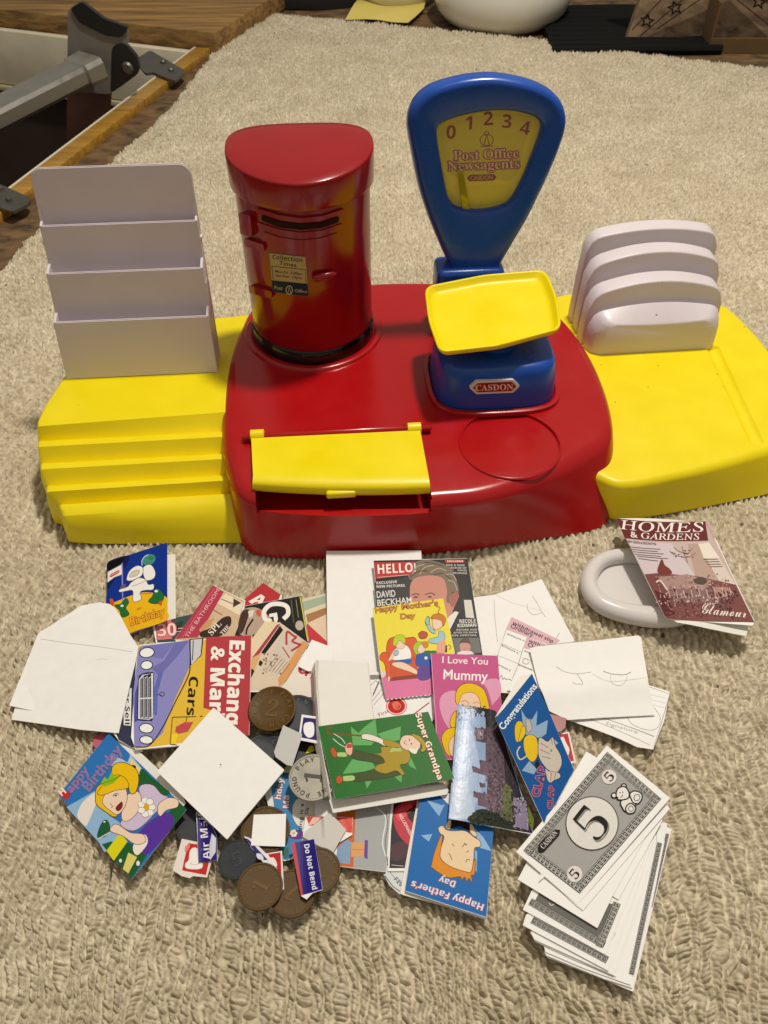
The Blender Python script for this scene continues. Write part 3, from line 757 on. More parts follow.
# side cheeks following the stepped outline
for x in (0.0004, wR - .0026):
    prof = [(0, 0)]
    for i in range(3):
        y_, h_, *_r = H_[i]; prof.append((y_ + .0004, h_ - .0002)); prof.append((y_ + .0055, h_ + .0015)) 
        if i < 2: prof.append((H_[i + 1][0] - .14 * (H_[i + 1][1] - h_) + .001, h_ + .003))
        else: prof.append((H_[3][0] - .14 * (H_[3][1] - h_) + .001, h_ + .012))
    prof.append((H_[3][0] - .14 * H_[3][1] + .001, 0))
    bm = bmesh.new(); f = [bm.verts.new(RP(x, y, z)) for y, z in prof]; g = [bm.verts.new(RP(x + .0022, y, z)) for y, z in prof]
    bm.faces.new(f); bm.faces.new(g[::-1])
    for i in range(len(prof)): bm.faces.new((f[i], f[(i + 1) % len(prof)], g[(i + 1) % len(prof)], g[i]))
    bmesh.ops.recalc_face_normals(bm, faces=bm.faces); obj('side_panel', bm, LIL, rack)
# pocket floors
for i in range(1, 4):
    y_, h_, *_r = H_[i]; hz = H_[i - 1][1] - .016; y0 = H_[i - 1][0] - .14 * .016 + .002; y1 = y_ - .14 * (h_ - hz) + .001
    bm = bmesh.new(); box(bm, RP(wR / 2, (y0 + y1) / 2, hz), (wR - .004, y1 - y0, .002), Matrix.Rotation(math.atan2(ux.y, ux.x), 3, 'Z')); obj('pocket_floor', bm, LIL, rack)
setbase(rack, bl + ux * wR / 2)

PRED = mat('pillar_red_plastic', '#920811', .17, .55, dust=42, mottle=.05, mscale=30, bump=.02, bscale=500)
# ---------------------------------------------------------------- pillar box
pb = empty('toy_pillar_box', (0, 0, 0), 'red toy pillar box with a black foot and collection times label, on the counter', 'toy pillar box')
obj('foot_band', loft([pcont(g, z) for g, z in ((1.012, zf_ + .001), (1.012, zf_ + .0135), (.99, zf_ + .0150))]), BLK, pb, smooth=40)
bodyr = [pcont(g, z) for g, z in ((.975, zf_ + .0140), (.985, zf_ + .0155), (.985, .150), (.985, .2165))]
pbody = obj('pillar_body', loft(bodyr), PRED, pb, smooth=40)
capr = []
for g, z in ((1.0, .2155), (1.035, .216), (1.045, .218), (1.048, .2362), (1.046, .2376), (1.040, .2385), (1.028, .2390), (.8, .2402), (.5, .2410), (.2, .2414), (.02, .2415)):
    r = pcont(g, z)
    for p in r: 
        k_ = (p - PBC).dot(UY); p.z += (.12 * (k_ + .05) if z > .23 else 0)
    capr.append(r)
obj('cap', loft(capr), PRED, pb, smooth=50)
class PSurf:
    "front of the pillar box"
    step = 2.5
    def __init__(s, g=.985): s.g = g
    def f(s, p):
        q = p - PBC; x = q.dot(UX) / s.g; y = q.dot(UY) / s.g; ex = 1.85 if y < 0 else 3.2; b_ = .055 if y < 0 else .034
        return abs(x / .0582) ** ex + abs(y / b_) ** ex - 1
    def hit(s, px, py):
        d = ray(px, py); t = .35 / d.y; lo = None
        while t * d.y < .75:
            if s.f(CAMP + d * t) < 0: break
            lo = t; t += .002
        if lo is None: lo = t - .002
        hi = t
        for _ in range(22):
            m_ = (lo + hi) / 2
            if s.f(CAMP + d * m_) < 0: hi = m_
            else: lo = m_
        return CAMP + d * hi
    def nrm(s, p):
        e = 1e-5; return Vector(((s.f(p + Vector((e, 0, 0))) - s.f(p - Vector((e, 0, 0)))), (s.f(p + Vector((0, e, 0))) - s.f(p - Vector((0, e, 0)))), 0)).normalized()
    def pt(s, px, py, off=0):
        p = s.hit(px, py); return p + s.nrm(p) * off
    def cuts(s, bm):
        v = [q.co.x for q in bm.verts]; t = math.floor(min(v) / s.step) * s.step
        while t < max(v):
            if t > min(v): bmesh.ops.bisect_plane(bm, geom=bm.verts[:] + bm.edges[:] + bm.faces[:], plane_co=(t, 0, 0), plane_no=(1, 0, 0), dist=1e-5)
            t += s.step
ps = PSurf()
def relief(name, outline, t, m, par, off=0.0, surf=ps):
    bm = bmesh.new(); vs = [bm.verts.new((x, y, 0)) for x, y in outline]; bm.faces.new(vs); surf.cuts(bm); bmesh.ops.triangulate(bm, faces=bm.faces[:])
    bm.verts.index_update(); ff = [tuple(v.index for v in f.verts) for f in bm.faces]; be = [tuple(v.index for v in e.verts) for e in bm.edges if len(e.link_faces) == 1]; xy = [(v.co.x, v.co.y) for v in bm.verts]; bm.free()
    bm = bmesh.new(); A = [bm.verts.new(surf.pt(x, y, off + t)) for x, y in xy]; B = [bm.verts.new(surf.pt(x, y, off - .001)) for x, y in xy]
    for f in ff: bm.faces.new([A[i] for i in f]); bm.faces.new([B[i] for i in f][::-1])
    for i, j in be: bm.faces.new((A[i], A[j], B[j], B[i]))
    bmesh.ops.recalc_face_normals(bm, faces=bm.faces); return obj(name, bm, m, par, smooth=35)
relief('painted_slot', rc([(262, 214.5), (280, 221), (300, 223.5), (320, 222), (339, 216), (338, 222), (320, 228), (300, 229.5), (280, 227), (262, 220)], 2), .0009, mat('slot_painted_shade', '#2c0407', .5, .15), pb)  # thin raised strip; the opening's shade is put into its dark colour
relief('slot_hood', rc([(258, 207), (280, 214), (300, 217), (322, 215), (343, 208), (343, 212), (322, 219), (300, 221.5), (280, 218.5), (258, 211.5)], 1), .0022, PRED, pb)
relief('slot_sill', rc([(258, 222), (280, 229), (300, 232), (322, 230), (342, 223), (342, 226), (322, 233), (300, 235), (280, 232), (258, 225)], 1), .0012, PRED, pb)
door = relief('door', rc([(263, 231), (280, 237), (300, 240), (320, 238), (338, 232), (337, 262), (334, 285), (318, 292), (300, 293), (280, 290), (266, 284), (262, 255)], 3), .0010, PRED, pb)
relief('hinge_block', rc([(243, 211), (254, 214), (256, 235), (245, 233)], 2), .0045, PRED, pb)
for pts in ([(247, 237), (266, 243), (267, 250), (248, 245)], [(252, 284), (274, 290), (274, 297), (253, 292)]): relief('hinge', rc(pts, 2), .0035, PRED, pb)
# handle: a rounded lever
p0, p1 = ps.pt(312, 276, .004), ps.pt(334, 271, .004)
bm = bmesh.new(); tube(bm, [p0.lerp(p1, t) + UY * -.0006 for t in (0, .08, .25, .8, .95, 1)], [.0012, .0028, .0036, .0030, .0022, .001], 16); obj('door_handle', bm, PRED, pb, smooth=60)
relief('notice_plate', [(270, 252), (305.5, 256), (308, 283), (308.5, 295), (273.5, 291.5), (272.5, 279)], .0016, mat('notice_card', '#8d7f5c', .4), pb)
art = Art(255, 240, 9.6)
art.poly('#b9a676', [(152, 118), (482, 158), (505, 410), (172, 376)])
art.poly('#1b2c40', [(170, 378), (506, 412), (512, 528), (180, 492)])
art.line('#22201a', 6, [(172, 242), (485, 276), (492, 405)], False); art.line('#22201a', 6, [(172, 242), (186, 372)], False)
art.textw('#3a3020', BD('Collection'), 172, 172, 455, 205, 42).textw('#3a3020', 'Times', 236, 228, 400, 250, 38, off=.01)
art.textw('#2a2418', 'Mon-Fri  5.00pm', 200, 302, 455, 327, 24, off=.015).textw('#2a2418', 'Sat-Sun  12pm', 205, 340, 452, 366, 24, off=.015)
art.textw('#b8b29c', 'Post', 192, 462, 272, 470, 32, off=.01).textw('#b8b29c', 'Office', 385, 490, 500, 498, 28, off=.01)
art.ell(None, 335, 470, 30, 40, ol='#c8c0a0', w=7).line('#c8c0a0', 6, [(322, 500), (335, 440), (350, 500)])
art.build('notice_print', ps, pb, INKG, base=.0017)
setbase(pb, PBC + UZ * zf_)

# ---------------------------------------------------------------- scale
scl = empty('toy_scale', (0, 0, 0), 'blue toy weighing scale with yellow tray and dial, standing on the red counter', 'toy scale')
zsr = .0655
def sq(c, hx, hy, z, ex=4.5, n=80, yaw=YAW):
    ux_, uy_ = Vector((math.cos(yaw), math.sin(yaw), 0)), Vector((-math.sin(yaw), math.cos(yaw), 0)); o_ = []
    for k in range(n):
        t = 2 * math.pi * k / n; c_, s_ = math.cos(t), math.sin(t)
        o_.append(c + ux_ * math.copysign(abs(c_) ** (2 / ex), c_) * hx + uy_ * math.copysign(abs(s_) ** (2 / ex), s_) * hy + UZ * z)
    return o_
sl = G(432, 394, zsr); sr = G(554, 394, zsr); sf = G(492, 411, zsr)
hw_ = (sr - sl).length / 2; cx_ = (sl.x + sr.x) / 2; hy_ = .047
scn = Vector((cx_, sf.y + hy_ + .001, 0)); print('scale', hw_, scn)
rings = [sq(scn, hw_ * g, hy_ * g2, z, ex) for g, g2, z, ex in ((1.0, 1.0, zsr, 3.6), (1.0, 1.0, zsr + .002, 3.6), (.965, .95, zsr + .022, 3.8), (.94, .90, zsr + .032, 3.8), (.90, .86, zsr + .037, 4), (.84, .80, zsr + .0395, 4), (.6, .6, zsr + .0405, 4))]
obj('scale_base', loft(rings), BLU, scl, smooth=50)
obj('base_bezel', loft([sq(scn, hw_ + a_, hy_ + a_, z, 3.6) for a_, z in ((.006, zsr - .002), (.0055, zsr + .0012), (.004, zsr + .002), (.0015, zsr + .002), (0, zsr))], cap1=False), RED, scl, smooth=50)
bm = bmesh.new(); lathe(bm, scn + UZ * (zsr + .040), [(.02, 0), (.018, .008)], 32); obj('tray_post', bm, BLU, scl, smooth=40)
# tray: rounded plate with raised lip through its four seen corners
tcs = [(424, 291), (545, 274), (561, 333), (439, 357)]
tp = Plane(pts=[(424, 291, .129), (545, 274, .132), (439, 357, .1235)])
def inset(px, k):
    cx, cy = 492, 314; return [(cx + (x - cx) * k, cy + (y - cy) * k) for x, y in px]
def trc(k, o_, r=11):
    q = rc(inset(tcs, k), r, 8); out = []
    for x, y in q: out.append(tp.pt(x, y, o_))
    return out
bul = [(424, 291), (484, 279), (545, 274), (556, 300), (561, 333), (500, 350), (439, 357), (428, 325)]
def trc(k, o_, r=9):
    q = rc(inset(bul, k), r, 8); return [tp.pt(x, y, o_) for x, y in q]
rings = [trc(.80, -.0035), trc(.90, -.003), trc(.965, -.0005), trc(.995, .0025), trc(1.0, .0042), trc(.99, .005), trc(.968, .005), trc(.955, .0042), trc(.925, .0008), trc(.89, -.0006), trc(.84, -.0010), trc(.5, -.0012)]
obj('tray', loft(rings), YEL, scl, smooth=60)
# badge on the base front (the front is a tapering squircle: project on a fitted plane)
fy = scn.y - hy_ * .975
bp_ = Plane(p0=(scn.x, fy - .0006, zsr + .011), n=(math.sin(YAW) * 1, -math.cos(YAW), .12))
bd = [(469, 387), (476, 380.5), (513, 379), (519.5, 385.5), (513, 392), (476, 393.5)]
obj('badge', sheet_mesh(bp_, rc(bd, 1), .0045, .0012), mat('badge_white', '#d8d4d0', .35), scl)
art = Art(); art.poly('#9c2412', [(472.5, 387), (477.5, 382.4), (511.5, 381), (516, 385.6), (511.5, 390.3), (477.5, 391.7)])
art.textw('#e8dcd0', '𝐂𝐀𝐒𝐃𝐎𝐍', 475, 390.2, 513, 388.9, 6.0); art.build('badge_print', bp_, scl, INKG, base=.00126)
# dial
dlp = Plane(p0=(.06, .662, .2), n=(math.sin(YAW) * .9, -1, .10))
f5 = lambda pts: [(390 + x / 3.2, 50 + y / 3.2) for x, y in pts]
outer = f5([(215, 770), (200, 715), (150, 605), (100, 470), (68, 320), (58, 235), (80, 170), (130, 125), (200, 101), (270, 88), (340, 85), (420, 97), (494, 122), (546, 160), (568, 210), (562, 275), (525, 378), (455, 525), (388, 640), (345, 715), (335, 770)])
inner = f5([(152, 268), (162, 243), (210, 222), (270, 207), (340, 199), (400, 202), (450, 213), (480, 230), (488, 258), (462, 335), (430, 415), (395, 480), (365, 505), (300, 520), (245, 518), (208, 505), (188, 475), (172, 400), (158, 320)])
cen = Vector((390 + 310 / 3.2, 50 + 350 / 3.2, 0)); ND = 140
def star(pts, sm=True):
    q = resample([Vector((x, y, 0)) for x, y in pts], 400)
    out = []
    for k in range(ND):
        a = 2 * math.pi * k / ND; d = Vector((math.cos(a), math.sin(a), 0)); best = None; bd_ = 1e9
        for p in q:
            v = p - cen; w = abs(math.atan2(v.cross(d).z, v.dot(d)))
            if w < bd_: bd_ = w; best = v.length
        out.append(best)
    out = [(out[i - 1] + 2 * out[i] + out[(i + 1) % ND]) / 4 for i in range(ND)]
    return [(cen.x + r * math.cos(2 * math.pi * k / ND), cen.y + r * math.sin(2 * math.pi * k / ND)) for k, r in enumerate(out)]
O_, I_ = star(outer), star(inner)
def mixr(s, off, cap_=None): return [dlp.pt(o[0] + (i[0] - o[0]) * s, o[1] + (i[1] - o[1]) * s, off) for o, i in zip(O_, I_)]
def mixa(px_in, off):
    "inset from the outer contour by a fixed pixel amount"
    r = []
    for o, i in zip(O_, I_):
        d_ = Vector((i[0] - o[0], i[1] - o[1])); s = min(.42, px_in / max(1, d_.length)); r.append(dlp.pt(o[0] + d_.x * s, o[1] + d_.y * s, off))
    return r
def mixi(px_in, off):
    r = []
    for o, i in zip(O_, I_):
        d_ = Vector((o[0] - i[0], o[1] - i[1])); s = min(.42, px_in / max(1, d_.length)); r.append(dlp.pt(i[0] + d_.x * s, i[1] + d_.y * s, off))
    return r
rings = [mixa(2.5, -.018), mixa(0, -.0165), mixa(0, -.010), mixa(.6, -.006), mixa(2, -.0028), mixa(4.5, -.0006), mixa(8, .0004), mixa(11, .0002), mixi(5, -.0006), mixi(2.5, -.0016), mixi(.8, -.0035), mixi(0, -.006), mixi(0, -.014)]
obj('dial_frame', loft(rings, cap0=True, cap1=False), BLU, scl, smooth=60)
dl2 = Plane(p0=dlp.p - dlp.n * .0105, n=dlp.n)
face_px = [(i[0] + (i[0] - cen.x) * .04, i[1] + (i[1] - cen.y) * .04) for i in I_]
FACE = mat('dial_card', '#e2cc10', .5)
obj('dial_face', sheet_mesh(dl2, face_px, .002, 0), FACE, scl)
art = Art(430, 100, 6.4)
art.poly('#dcc800', [(150, 548), (520, 540), (500, 640), (460, 690), (160, 690), (130, 640)])
art.blob('#d0be34', [(90, 170), (330, 95), (640, 110), (600, 290), (560, 470), (480, 520), (330, 470), (180, 500), (110, 430), (70, 260)], n=40)
for t, x, y, a in (('0', 97, 244, 5), ('1', 218, 186, 3), ('2', 340, 162, -2), ('3', 455, 176, 4), ('4', 568, 214, 10)): art.text('#8a1c14', BD(t), x, y, a, 84)
for t, x, y, x2, y2 in (('𝐏𝐨𝐬𝐭 𝐎𝐟𝐟𝐢𝐜𝐞', 150, 384, 566, 368), ('𝐍𝐞𝐰𝐬𝐚𝐠𝐞𝐧𝐭𝐬', 112, 452, 574, 434)):
    [art.textw('#93304e', t, x + 7 * math.cos(k_), y + 7 * math.sin(k_), x2 + 7 * math.cos(k_), y2 + 7 * math.sin(k_), 60) for k_ in (0, .8, 1.6, 2.4, 3.1, 3.9, 4.7, 5.5)]; art.textw('#dcbc98', t, x, y, x2, y2, 60)
art.poly('#7c1c30', [(235, 500), (255, 478), (408, 474), (425, 494), (408, 515), (255, 520)]); art.textw('#c9a060', 'CASDON', 258, 512, 402, 506, 26, off=.02)
art.ell(None, 362, 255, 42, 36, ol='#8a3440', w=5).line('#8a3440', 6, [(345, 290), (362, 222), (380, 290)]).ell(None, 362, 214, 13, 13, ol='#8a3440', w=4).line('#8a3440', 5, [(322, 298), (402, 294)])
art.build('dial_print', dl2, scl, INKM, base=.0001)
# pale reflection-free pointer seen low on the left
obj('pointer', sheet_mesh(dl2, [(457, 170), (462, 168), (470, 213), (463, 214)], .0008, .003), mat('clear_yellow', '#d8c800', .3), scl)
GL = bpy.data.materials.new('dial_glass'); GL.use_nodes = True; b = GL.node_tree.nodes['Principled BSDF']; b.inputs['Base Color'].default_value = (1, 1, 1, 1); b.inputs['Roughness'].default_value = .03; b.inputs['Alpha'].default_value = .05; b.inputs['Specular IOR Level'].default_value = .6
obj('dial_window', sheet_mesh(dlp, face_px, .0008, -.0075), GL, scl)
# neck socket behind the tray
nk = G(470, 283, .125); nk = dlp.pt(469, 280)
bm = bmesh.new(); box(bm, (nk.x, nk.y - .002 + .012, .095), (.064, .034, .072), RZ, .006, 4); obj('neck_socket', bm, BLU, scl, smooth=50)
bm = bmesh.new(); box(bm, (nk.x, nk.y + .012, .098), (.044, .024, .05), RZ, .004, 3); obj('neck', bm, BLU, scl, smooth=50)
setbase(scl, scn + UZ * zsr)

# ---------------------------------------------------------------- card holder on the right wing
hol = empty('card_holder', (0, 0, 0), 'pale arched card holder with four curved slots, standing on the right yellow wing', 'card holder')
zh = .042; yh = R(5.5); hux = Vector((math.cos(yh), math.sin(yh), 0)); huy = Vector((-math.sin(yh), math.cos(yh), 0))
f6 = lambda x, y: (560 + x / 4.267, 210 + y / 4.267)
hb = G(*f6(400, 606), zh)       # front middle of the foot
def hsec(v, hc, hs, inset=0.0, rad=.013, n=30):
    "arched cross-section of the moulded block at depth v"
    W_ = .0695 - .014 * (1 - math.sqrt(max(0, 1 - max(0, (.022 - v) / .022) ** 2))) - inset
    tw_ = lambda z: W_ - z * .030
    P = []
    for k in range(n + 1):
        u_ = -1 + 2 * k / n; wt = tw_(hs); x = u_ * wt; h = hs + (hc - hs) * (1 - u_ * u_)
        e_ = wt - abs(x)
        if e_ < rad: h -= rad - math.sqrt(max(0, rad * rad - (rad - e_) ** 2))
        P.append((x, h))
    side = [(-tw_(z), z) for z in (-.001, .004, .012, (hs - rad) * .6 if hs - rad > .02 else .014)]
    cont = side + P + [(-x, z) for x, z in reversed(side)]
    return [hb + hux * (x - .0005) + huy * (v + z * .06) + UZ * z for x, z in cont]
rings = [hsec(0, .0315, .0345), hsec(.0045, .0350, .0355), hsec(.0165, .0460, .0375)]
for v0, v1, hc, hs in ((.0200, .0365, .0655, .0520), (.0395, .0555, .0850, .0710), (.0585, .0735, .0985, .0900)):
    pv = rings_last_v = v0 - .0030
    lo_h = hc - .030
    rings += [hsec(pv, lo_h, lo_h - .010, .0035, .006), hsec(v0 - .0002, lo_h, lo_h - .010, .0035, .006), hsec(v0, hc, hs), hsec(v1, hc + .0022, hs + .0022)]
bm = loft(rings)
o = obj('moulded_block', bm, LIL, hol)
bv = o.modifiers.new('v', 'BEVEL'); bv.width = .0016; bv.segments = 3; bv.limit_method = 'ANGLE'; bv.angle_limit = R(38)
bpy.context.view_layer.update(); me_ = bpy.data.meshes.new_from_object(o.evaluated_get(bpy.context.evaluated_depsgraph_get())); o.modifiers.clear(); o.data = me_
for p in me_.polygons: p.use_smooth = True
me_.set_sharp_from_angle(angle=R(45))
setbase(hol, hb + huy * .034)
# ---------------------------------------------------------------- printed matter spread on the carpet
def fz(x0, y0, s): return lambda pts: [(x0 + x / s, y0 + y / s) for x, y in pts]
Za, Zb, Zc, Zd, Ze, Zf = (100, 535, 7.68), (160, 575, 7.68), (235, 580, 7.68), (365, 545, 6.4), (365, 595, 7.68), (425, 645, 6.982)
Zg, Zh, Zi, Zj, Zk, Zl = (115, 635, 5.486), (50, 725, 5.486), (165, 790, 6.4), (235, 675, 7.68), (260, 740, 5.486), (235, 820, 6.982)
Zm, Zn, Zo, Zp, Zq, Zr = (315, 700, 5.297), (380, 790, 6.4), (440, 695, 7.314), (485, 665, 6.4), (465, 570, 6.4), (520, 625, 4.8)
Zs, Zt, Zu, Z3, Z5, Z6 = (510, 740, 4.518), (510, 840, 4.518), (610, 510, 5.12), (160, 560, 3.2), (310, 540, 3.84), (310, 660, 3.795)
CARDS = 'toy greetings cards scattered in front of the counter'
MAGS = 'miniature magazines scattered in front of the counter'
SHEETS = 'blank white sheets and envelopes among the toy papers'
rg = random.Random(11)
def P3(a, b, c): return Plane(pts=[a, b, c])
def speck(art, c, n, x0, y0, x1, y1, s=3):
    for _ in range(n):
        x, y = rg.uniform(x0, x1), rg.uniform(y0, y1); a = s * rg.uniform(.5, 1.4)
        art.poly(c, [(x - a, y - a * .4), (x + a * .3, y - a), (x + a, y + a * .5), (x - a * .2, y + a)], same=True)

# --- astronaut card
o_ = fz(*Za)([(62, 205), (517, 58), (517, 655), (38, 828)]); lf = fz(*Za)([(500, 150), (578, 150), (582, 640), (520, 655), (300, 700), (120, 700), (120, 300)])
A = Art(*Za)
A.poly('#0b2f8c', [(62, 205), (517, 58), (517, 655), (38, 828)]).blob('#081a55', [(64, 206), (220, 158), (200, 240), (120, 330), (60, 420), (56, 300)])
A.poly('#040507', [(64, 207), (190, 168), (165, 225), (60, 275)])
A.blob('#e8b418', [(43, 560), (140, 505), (250, 462), (340, 440), (430, 450), (514, 482), (515, 570), (514, 654), (280, 735), (44, 822), (40, 690)])
A.ell('#3f8a7c', 375, 190, 54, 40, -25).line('#cfe4dc', 5, [(325, 235), (322, 200), (345, 165), (372, 152)], True).ell('#2d7a4a', 392, 178, 22, 14)
A.line('#8a86c4', 10, [(170, 215), (175, 515)]).polyo('#e8e2e0', [(60, 285), (165, 228), (170, 302), (110, 325), (58, 366)], '#a9a4a8', 3)
A.poly('#c03a2c', [(70, 318), (84, 300), (140, 270), (152, 274), (146, 292), (86, 326)]).textw('#f0e0d8', 'CASDON', 80, 318, 145, 286, 12)
W_ = '#eceae6'; OL = '#55504c'
A.blob(W_, [(330, 255), (388, 228), (425, 285), (412, 335), (350, 345)], OL, 4)
A.blob(W_, [(205, 345), (225, 280), (280, 238), (328, 250), (322, 310), (262, 345), (240, 352)], OL, 4).blob('#cfc6b4', [(225, 320), (250, 282), (300, 270), (296, 300), (258, 322)], '#8a7f70', 3)
A.blob(W_, [(240, 365), (300, 330), (352, 345), (372, 382), (412, 378), (408, 420), (350, 425), (310, 440), (316, 495), (256, 512), (252, 430), (200, 432), (152, 440), (150, 420), (212, 398)], OL, 4)
A.ell('#6a5a50', 178, 396, 26, 13, -35).line('#8a8078', 4, [(245, 395), (330, 365), (350, 350)]).line('#d08020', 6, [(300, 452), (395, 448)])
A.blob('#1d6a34', [(372, 510), (402, 470), (420, 425), (455, 415), (492, 470), (468, 520), (410, 528)], '#0c3018', 3).ell('#e8e8e0', 432, 432, 14, 10)
A.blob('#1d6a34', [(110, 540), (160, 530), (200, 485), (222, 520), (200, 560), (225, 610), (170, 632), (150, 580)], '#0c3018', 3).ell('#e8e8e0', 170, 545, 12, 9)
A.blob('#c8541c', [(75, 500), (95, 490), (110, 530), (90, 545)]).blob('#c8541c', [(450, 520), (478, 505), (470, 545)])
A.ell('#c8901c', 300, 566, 22, 7, -20).ell('#c8901c', 380, 600, 16, 5, -20)
T = Art(*Za).textw('#f2b63a', 'Birthday', 232, 700, 498, 612, 62, ol='#a84a10', olw=.045, shear=.15)
sheet('greetings_card', 'birthday card with a white astronaut planting a flag, nearest the left wing', 'card', P3((108, 562, .006), (167, 543, .012), (167, 620, .010)), o_, art=A, text=T, ink=INKG, group=CARDS, leaf=(Plane(z=.0035), lf))

# --- teal magazine with the pink 30
A = Art(*Zb).poly('#3c524c', [(-40, 365), (250, 300), (330, 500), (-20, 520)]).poly('#d87a80', [(-25, 360), (85, 345), (92, 490), (-30, 500)]).poly('#2c3c38', [(95, 380), (180, 350), (160, 430), (100, 460)])
A.text('#f4d8d0', BD('30'), -20, 470, -3, 92, ol='#c85a60').line('#dfe4dc', 5, [(140, 412), (200, 405)]).line('#dfe4dc', 4, [(120, 438), (170, 430)])
sheet('magazine', 'dark teal magazine corner with a pink 30 box, tucked under the car magazine', 'magazine', Plane(z=.003), fz(*Zb)([(-60, 372), (255, 298), (380, 560), (-20, 580)]), .0008, art=A, ink=INK, group=MAGS)
# --- bathroom magazine
A = Art(*Zb).poly('#cfb494', [(410, 80), (650, 200), (560, 520), (110, 500)]).poly('#b23a52', [(405, 78), (490, 130), (290, 480), (118, 492)])
A.line('#d07888', 4, [(420, 100), (170, 480)]).textw('#e8b8b4', 'THE BATHROOM', 215, 486, 460, 120, 30)
A.poly('#e8d8bc', [(505, 140), (640, 215), (610, 310), (440, 215)]).line('#6a4a34', 6, [(470, 185), (560, 222)]).line('#7a5238', 6, [(400, 262), (480, 310)]).poly('#4a352c', [(565, 180), (625, 215), (560, 250)])
A.blob('#3a2a22', [(310, 440), (400, 400), (480, 330), (540, 320), (545, 380), (500, 450), (420, 480), (320, 478)]).poly('#c89868', [(300, 420), (360, 350), (420, 330), (380, 400), (310, 440)])
A.text('#efe6da', SB('SPL'), 395, 470, -48, 46).text('#efe6da', SB('THE'), 480, 465, -48, 30)
sheet('magazine', 'bathroom magazine with a crimson title strip, poking out above the car magazine', 'magazine', Plane(z=.0052), fz(*Zb)([(408, 78), (655, 195), (600, 560), (110, 520)]), .0008, art=A, ink=INK, group=MAGS)
# --- red cover with white A
A = Art(*Zc).poly('#b83238', [(215, 22), (350, 112), (300, 260), (120, 300), (66, 155)]).polyo('#eee6de', [(100, 165), (200, 108), (232, 130), (200, 200), (172, 190), (180, 170), (150, 172), (130, 186)], '#8a2a2a', 2).poly('#b83238', [(165, 152), (198, 132), (190, 156)])
sheet('magazine', 'red magazine corner with a white letter A, highest of the left fan of magazines', 'magazine', Plane(z=.0042), fz(*Zc)([(215, 22), (360, 118), (330, 330), (130, 330), (66, 158)]), .0008, art=A, ink=INK, group=MAGS)
# --- striped sheet
A = Art(*Zc).poly('#d8cdb0', [(500, 150), (705, 105), (705, 640), (560, 500)]).poly('#a3b49c', [(515, 170), (700, 118), (700, 175), (530, 240)]).poly('#e0cfae', [(528, 240), (700, 178), (700, 205), (540, 262)]).poly('#a87a50', [(545, 268), (702, 210), (702, 262), (560, 330)]).poly('#e2c8b0', [(565, 330), (702, 270), (702, 470), (640, 400)])
A.text('#f0e4d0', 'om', 592, 356, -28, 20)
sheet('leaflet', 'leaflet with sage, cream and tan stripes beside the tall blank sheet', 'leaflet', Plane(z=.0032), fz(*Zc)([(495, 150), (712, 102), (712, 640), (540, 640)]), .0004, art=A, ink=INKM)
A = Art(*Zc).poly('#c43c40', [(552, 335), (745, 510), (725, 522), (560, 480)])
sheet('leaflet', 'bright red paper wedge between the striped leaflet and the small white slip', 'leaflet', Plane(z=.0040), fz(*Zc)([(552, 332), (750, 512), (715, 560), (520, 560)]), .0004, art=A, m=mat('red_paper', '#b8343a', .6), ink=INKM)
# --- G magazine
A = Art(*Zc).poly('#23211f', [(80, 200), (508, 122), (568, 480), (300, 640), (0, 420)])
A.blob('#b7a08c', [(60, 230), (150, 210), (230, 250), (300, 330), (330, 420), (200, 470), (60, 430), (20, 380), (45, 300)]).blob('#47302a', [(50, 250), (110, 235), (60, 400), (20, 390)]).blob('#c85a48', [(160, 240), (190, 228), (200, 270), (175, 282)])
A.poly('#d8d2c8', [(100, 240), (150, 228), (135, 280), (110, 290)]).line('#2a1c18', 14, [(140, 300), (95, 370), (85, 420)], True).poly('#4a3028', [(140, 415), (178, 430), (165, 448), (130, 432)])
A.line('#f0ece4', 34, [(372, 300), (408, 260), (398, 205), (340, 184), (270, 192), (225, 240), (232, 300), (280, 318)], True).poly('#f0ece4', [(262, 262), (322, 250), (330, 300), (322, 328), (300, 320), (296, 282), (264, 286)])
A.line('#5a6048', 8, [(430, 150), (452, 330)]).line('#8a8c60', 6, [(468, 150), (488, 290)]).line('#d8d24a', 8, [(500, 130), (560, 470)]).ell('#bdb0a0', 495, 350, 34, 40, ol='#3a3a30', w=5)
sheet('magazine', 'black magazine with a big white G and yellow edge, in the left fan', 'magazine', Plane(z=.0062), fz(*Zc)([(78, 198), (508, 120), (572, 490), (330, 680), (-40, 620)]), .0008, art=A, ink=INK, group=MAGS)
# --- magazine whose cover reads 'By' (pale pink, orange edge) with 'al' below
A = Art(*Zc).poly('#e6ded2', [(480, 640), (600, 560), (600, 900), (380, 900), (360, 760)]).text('#c03a4c', BD('al'), 470, 700, 28, 120)
sheet('magazine', 'white magazine corner with crimson letters al, beside the brown penny', 'magazine', Plane(z=.0070), fz(*Zc)([(430, 560), (600, 520), (600, 820), (560, 860), (330, 880)]), .0008, art=A, ink=INK, group=MAGS)
A = Art(*Zc).poly('#d9c6ae', [(345, 328), (565, 490), (330, 850), (20, 850), (100, 700)]).poly('#d89a60', [(520, 465), (565, 492), (400, 760), (340, 830), (330, 760)]).poly('#e3cfae', [(230, 318), (345, 328), (130, 600), (110, 480)])
A.poly('#a83a4a', [(320, 345), (350, 335), (150, 620), (130, 600)]).poly('#1c1a18', [(345, 350), (370, 385), (230, 570), (200, 560)]).poly('#d2c4b4', [(370, 400), (520, 460), (330, 745), (190, 690)]).poly('#d8ac70', [(130, 600), (200, 560), (150, 700), (110, 720)])
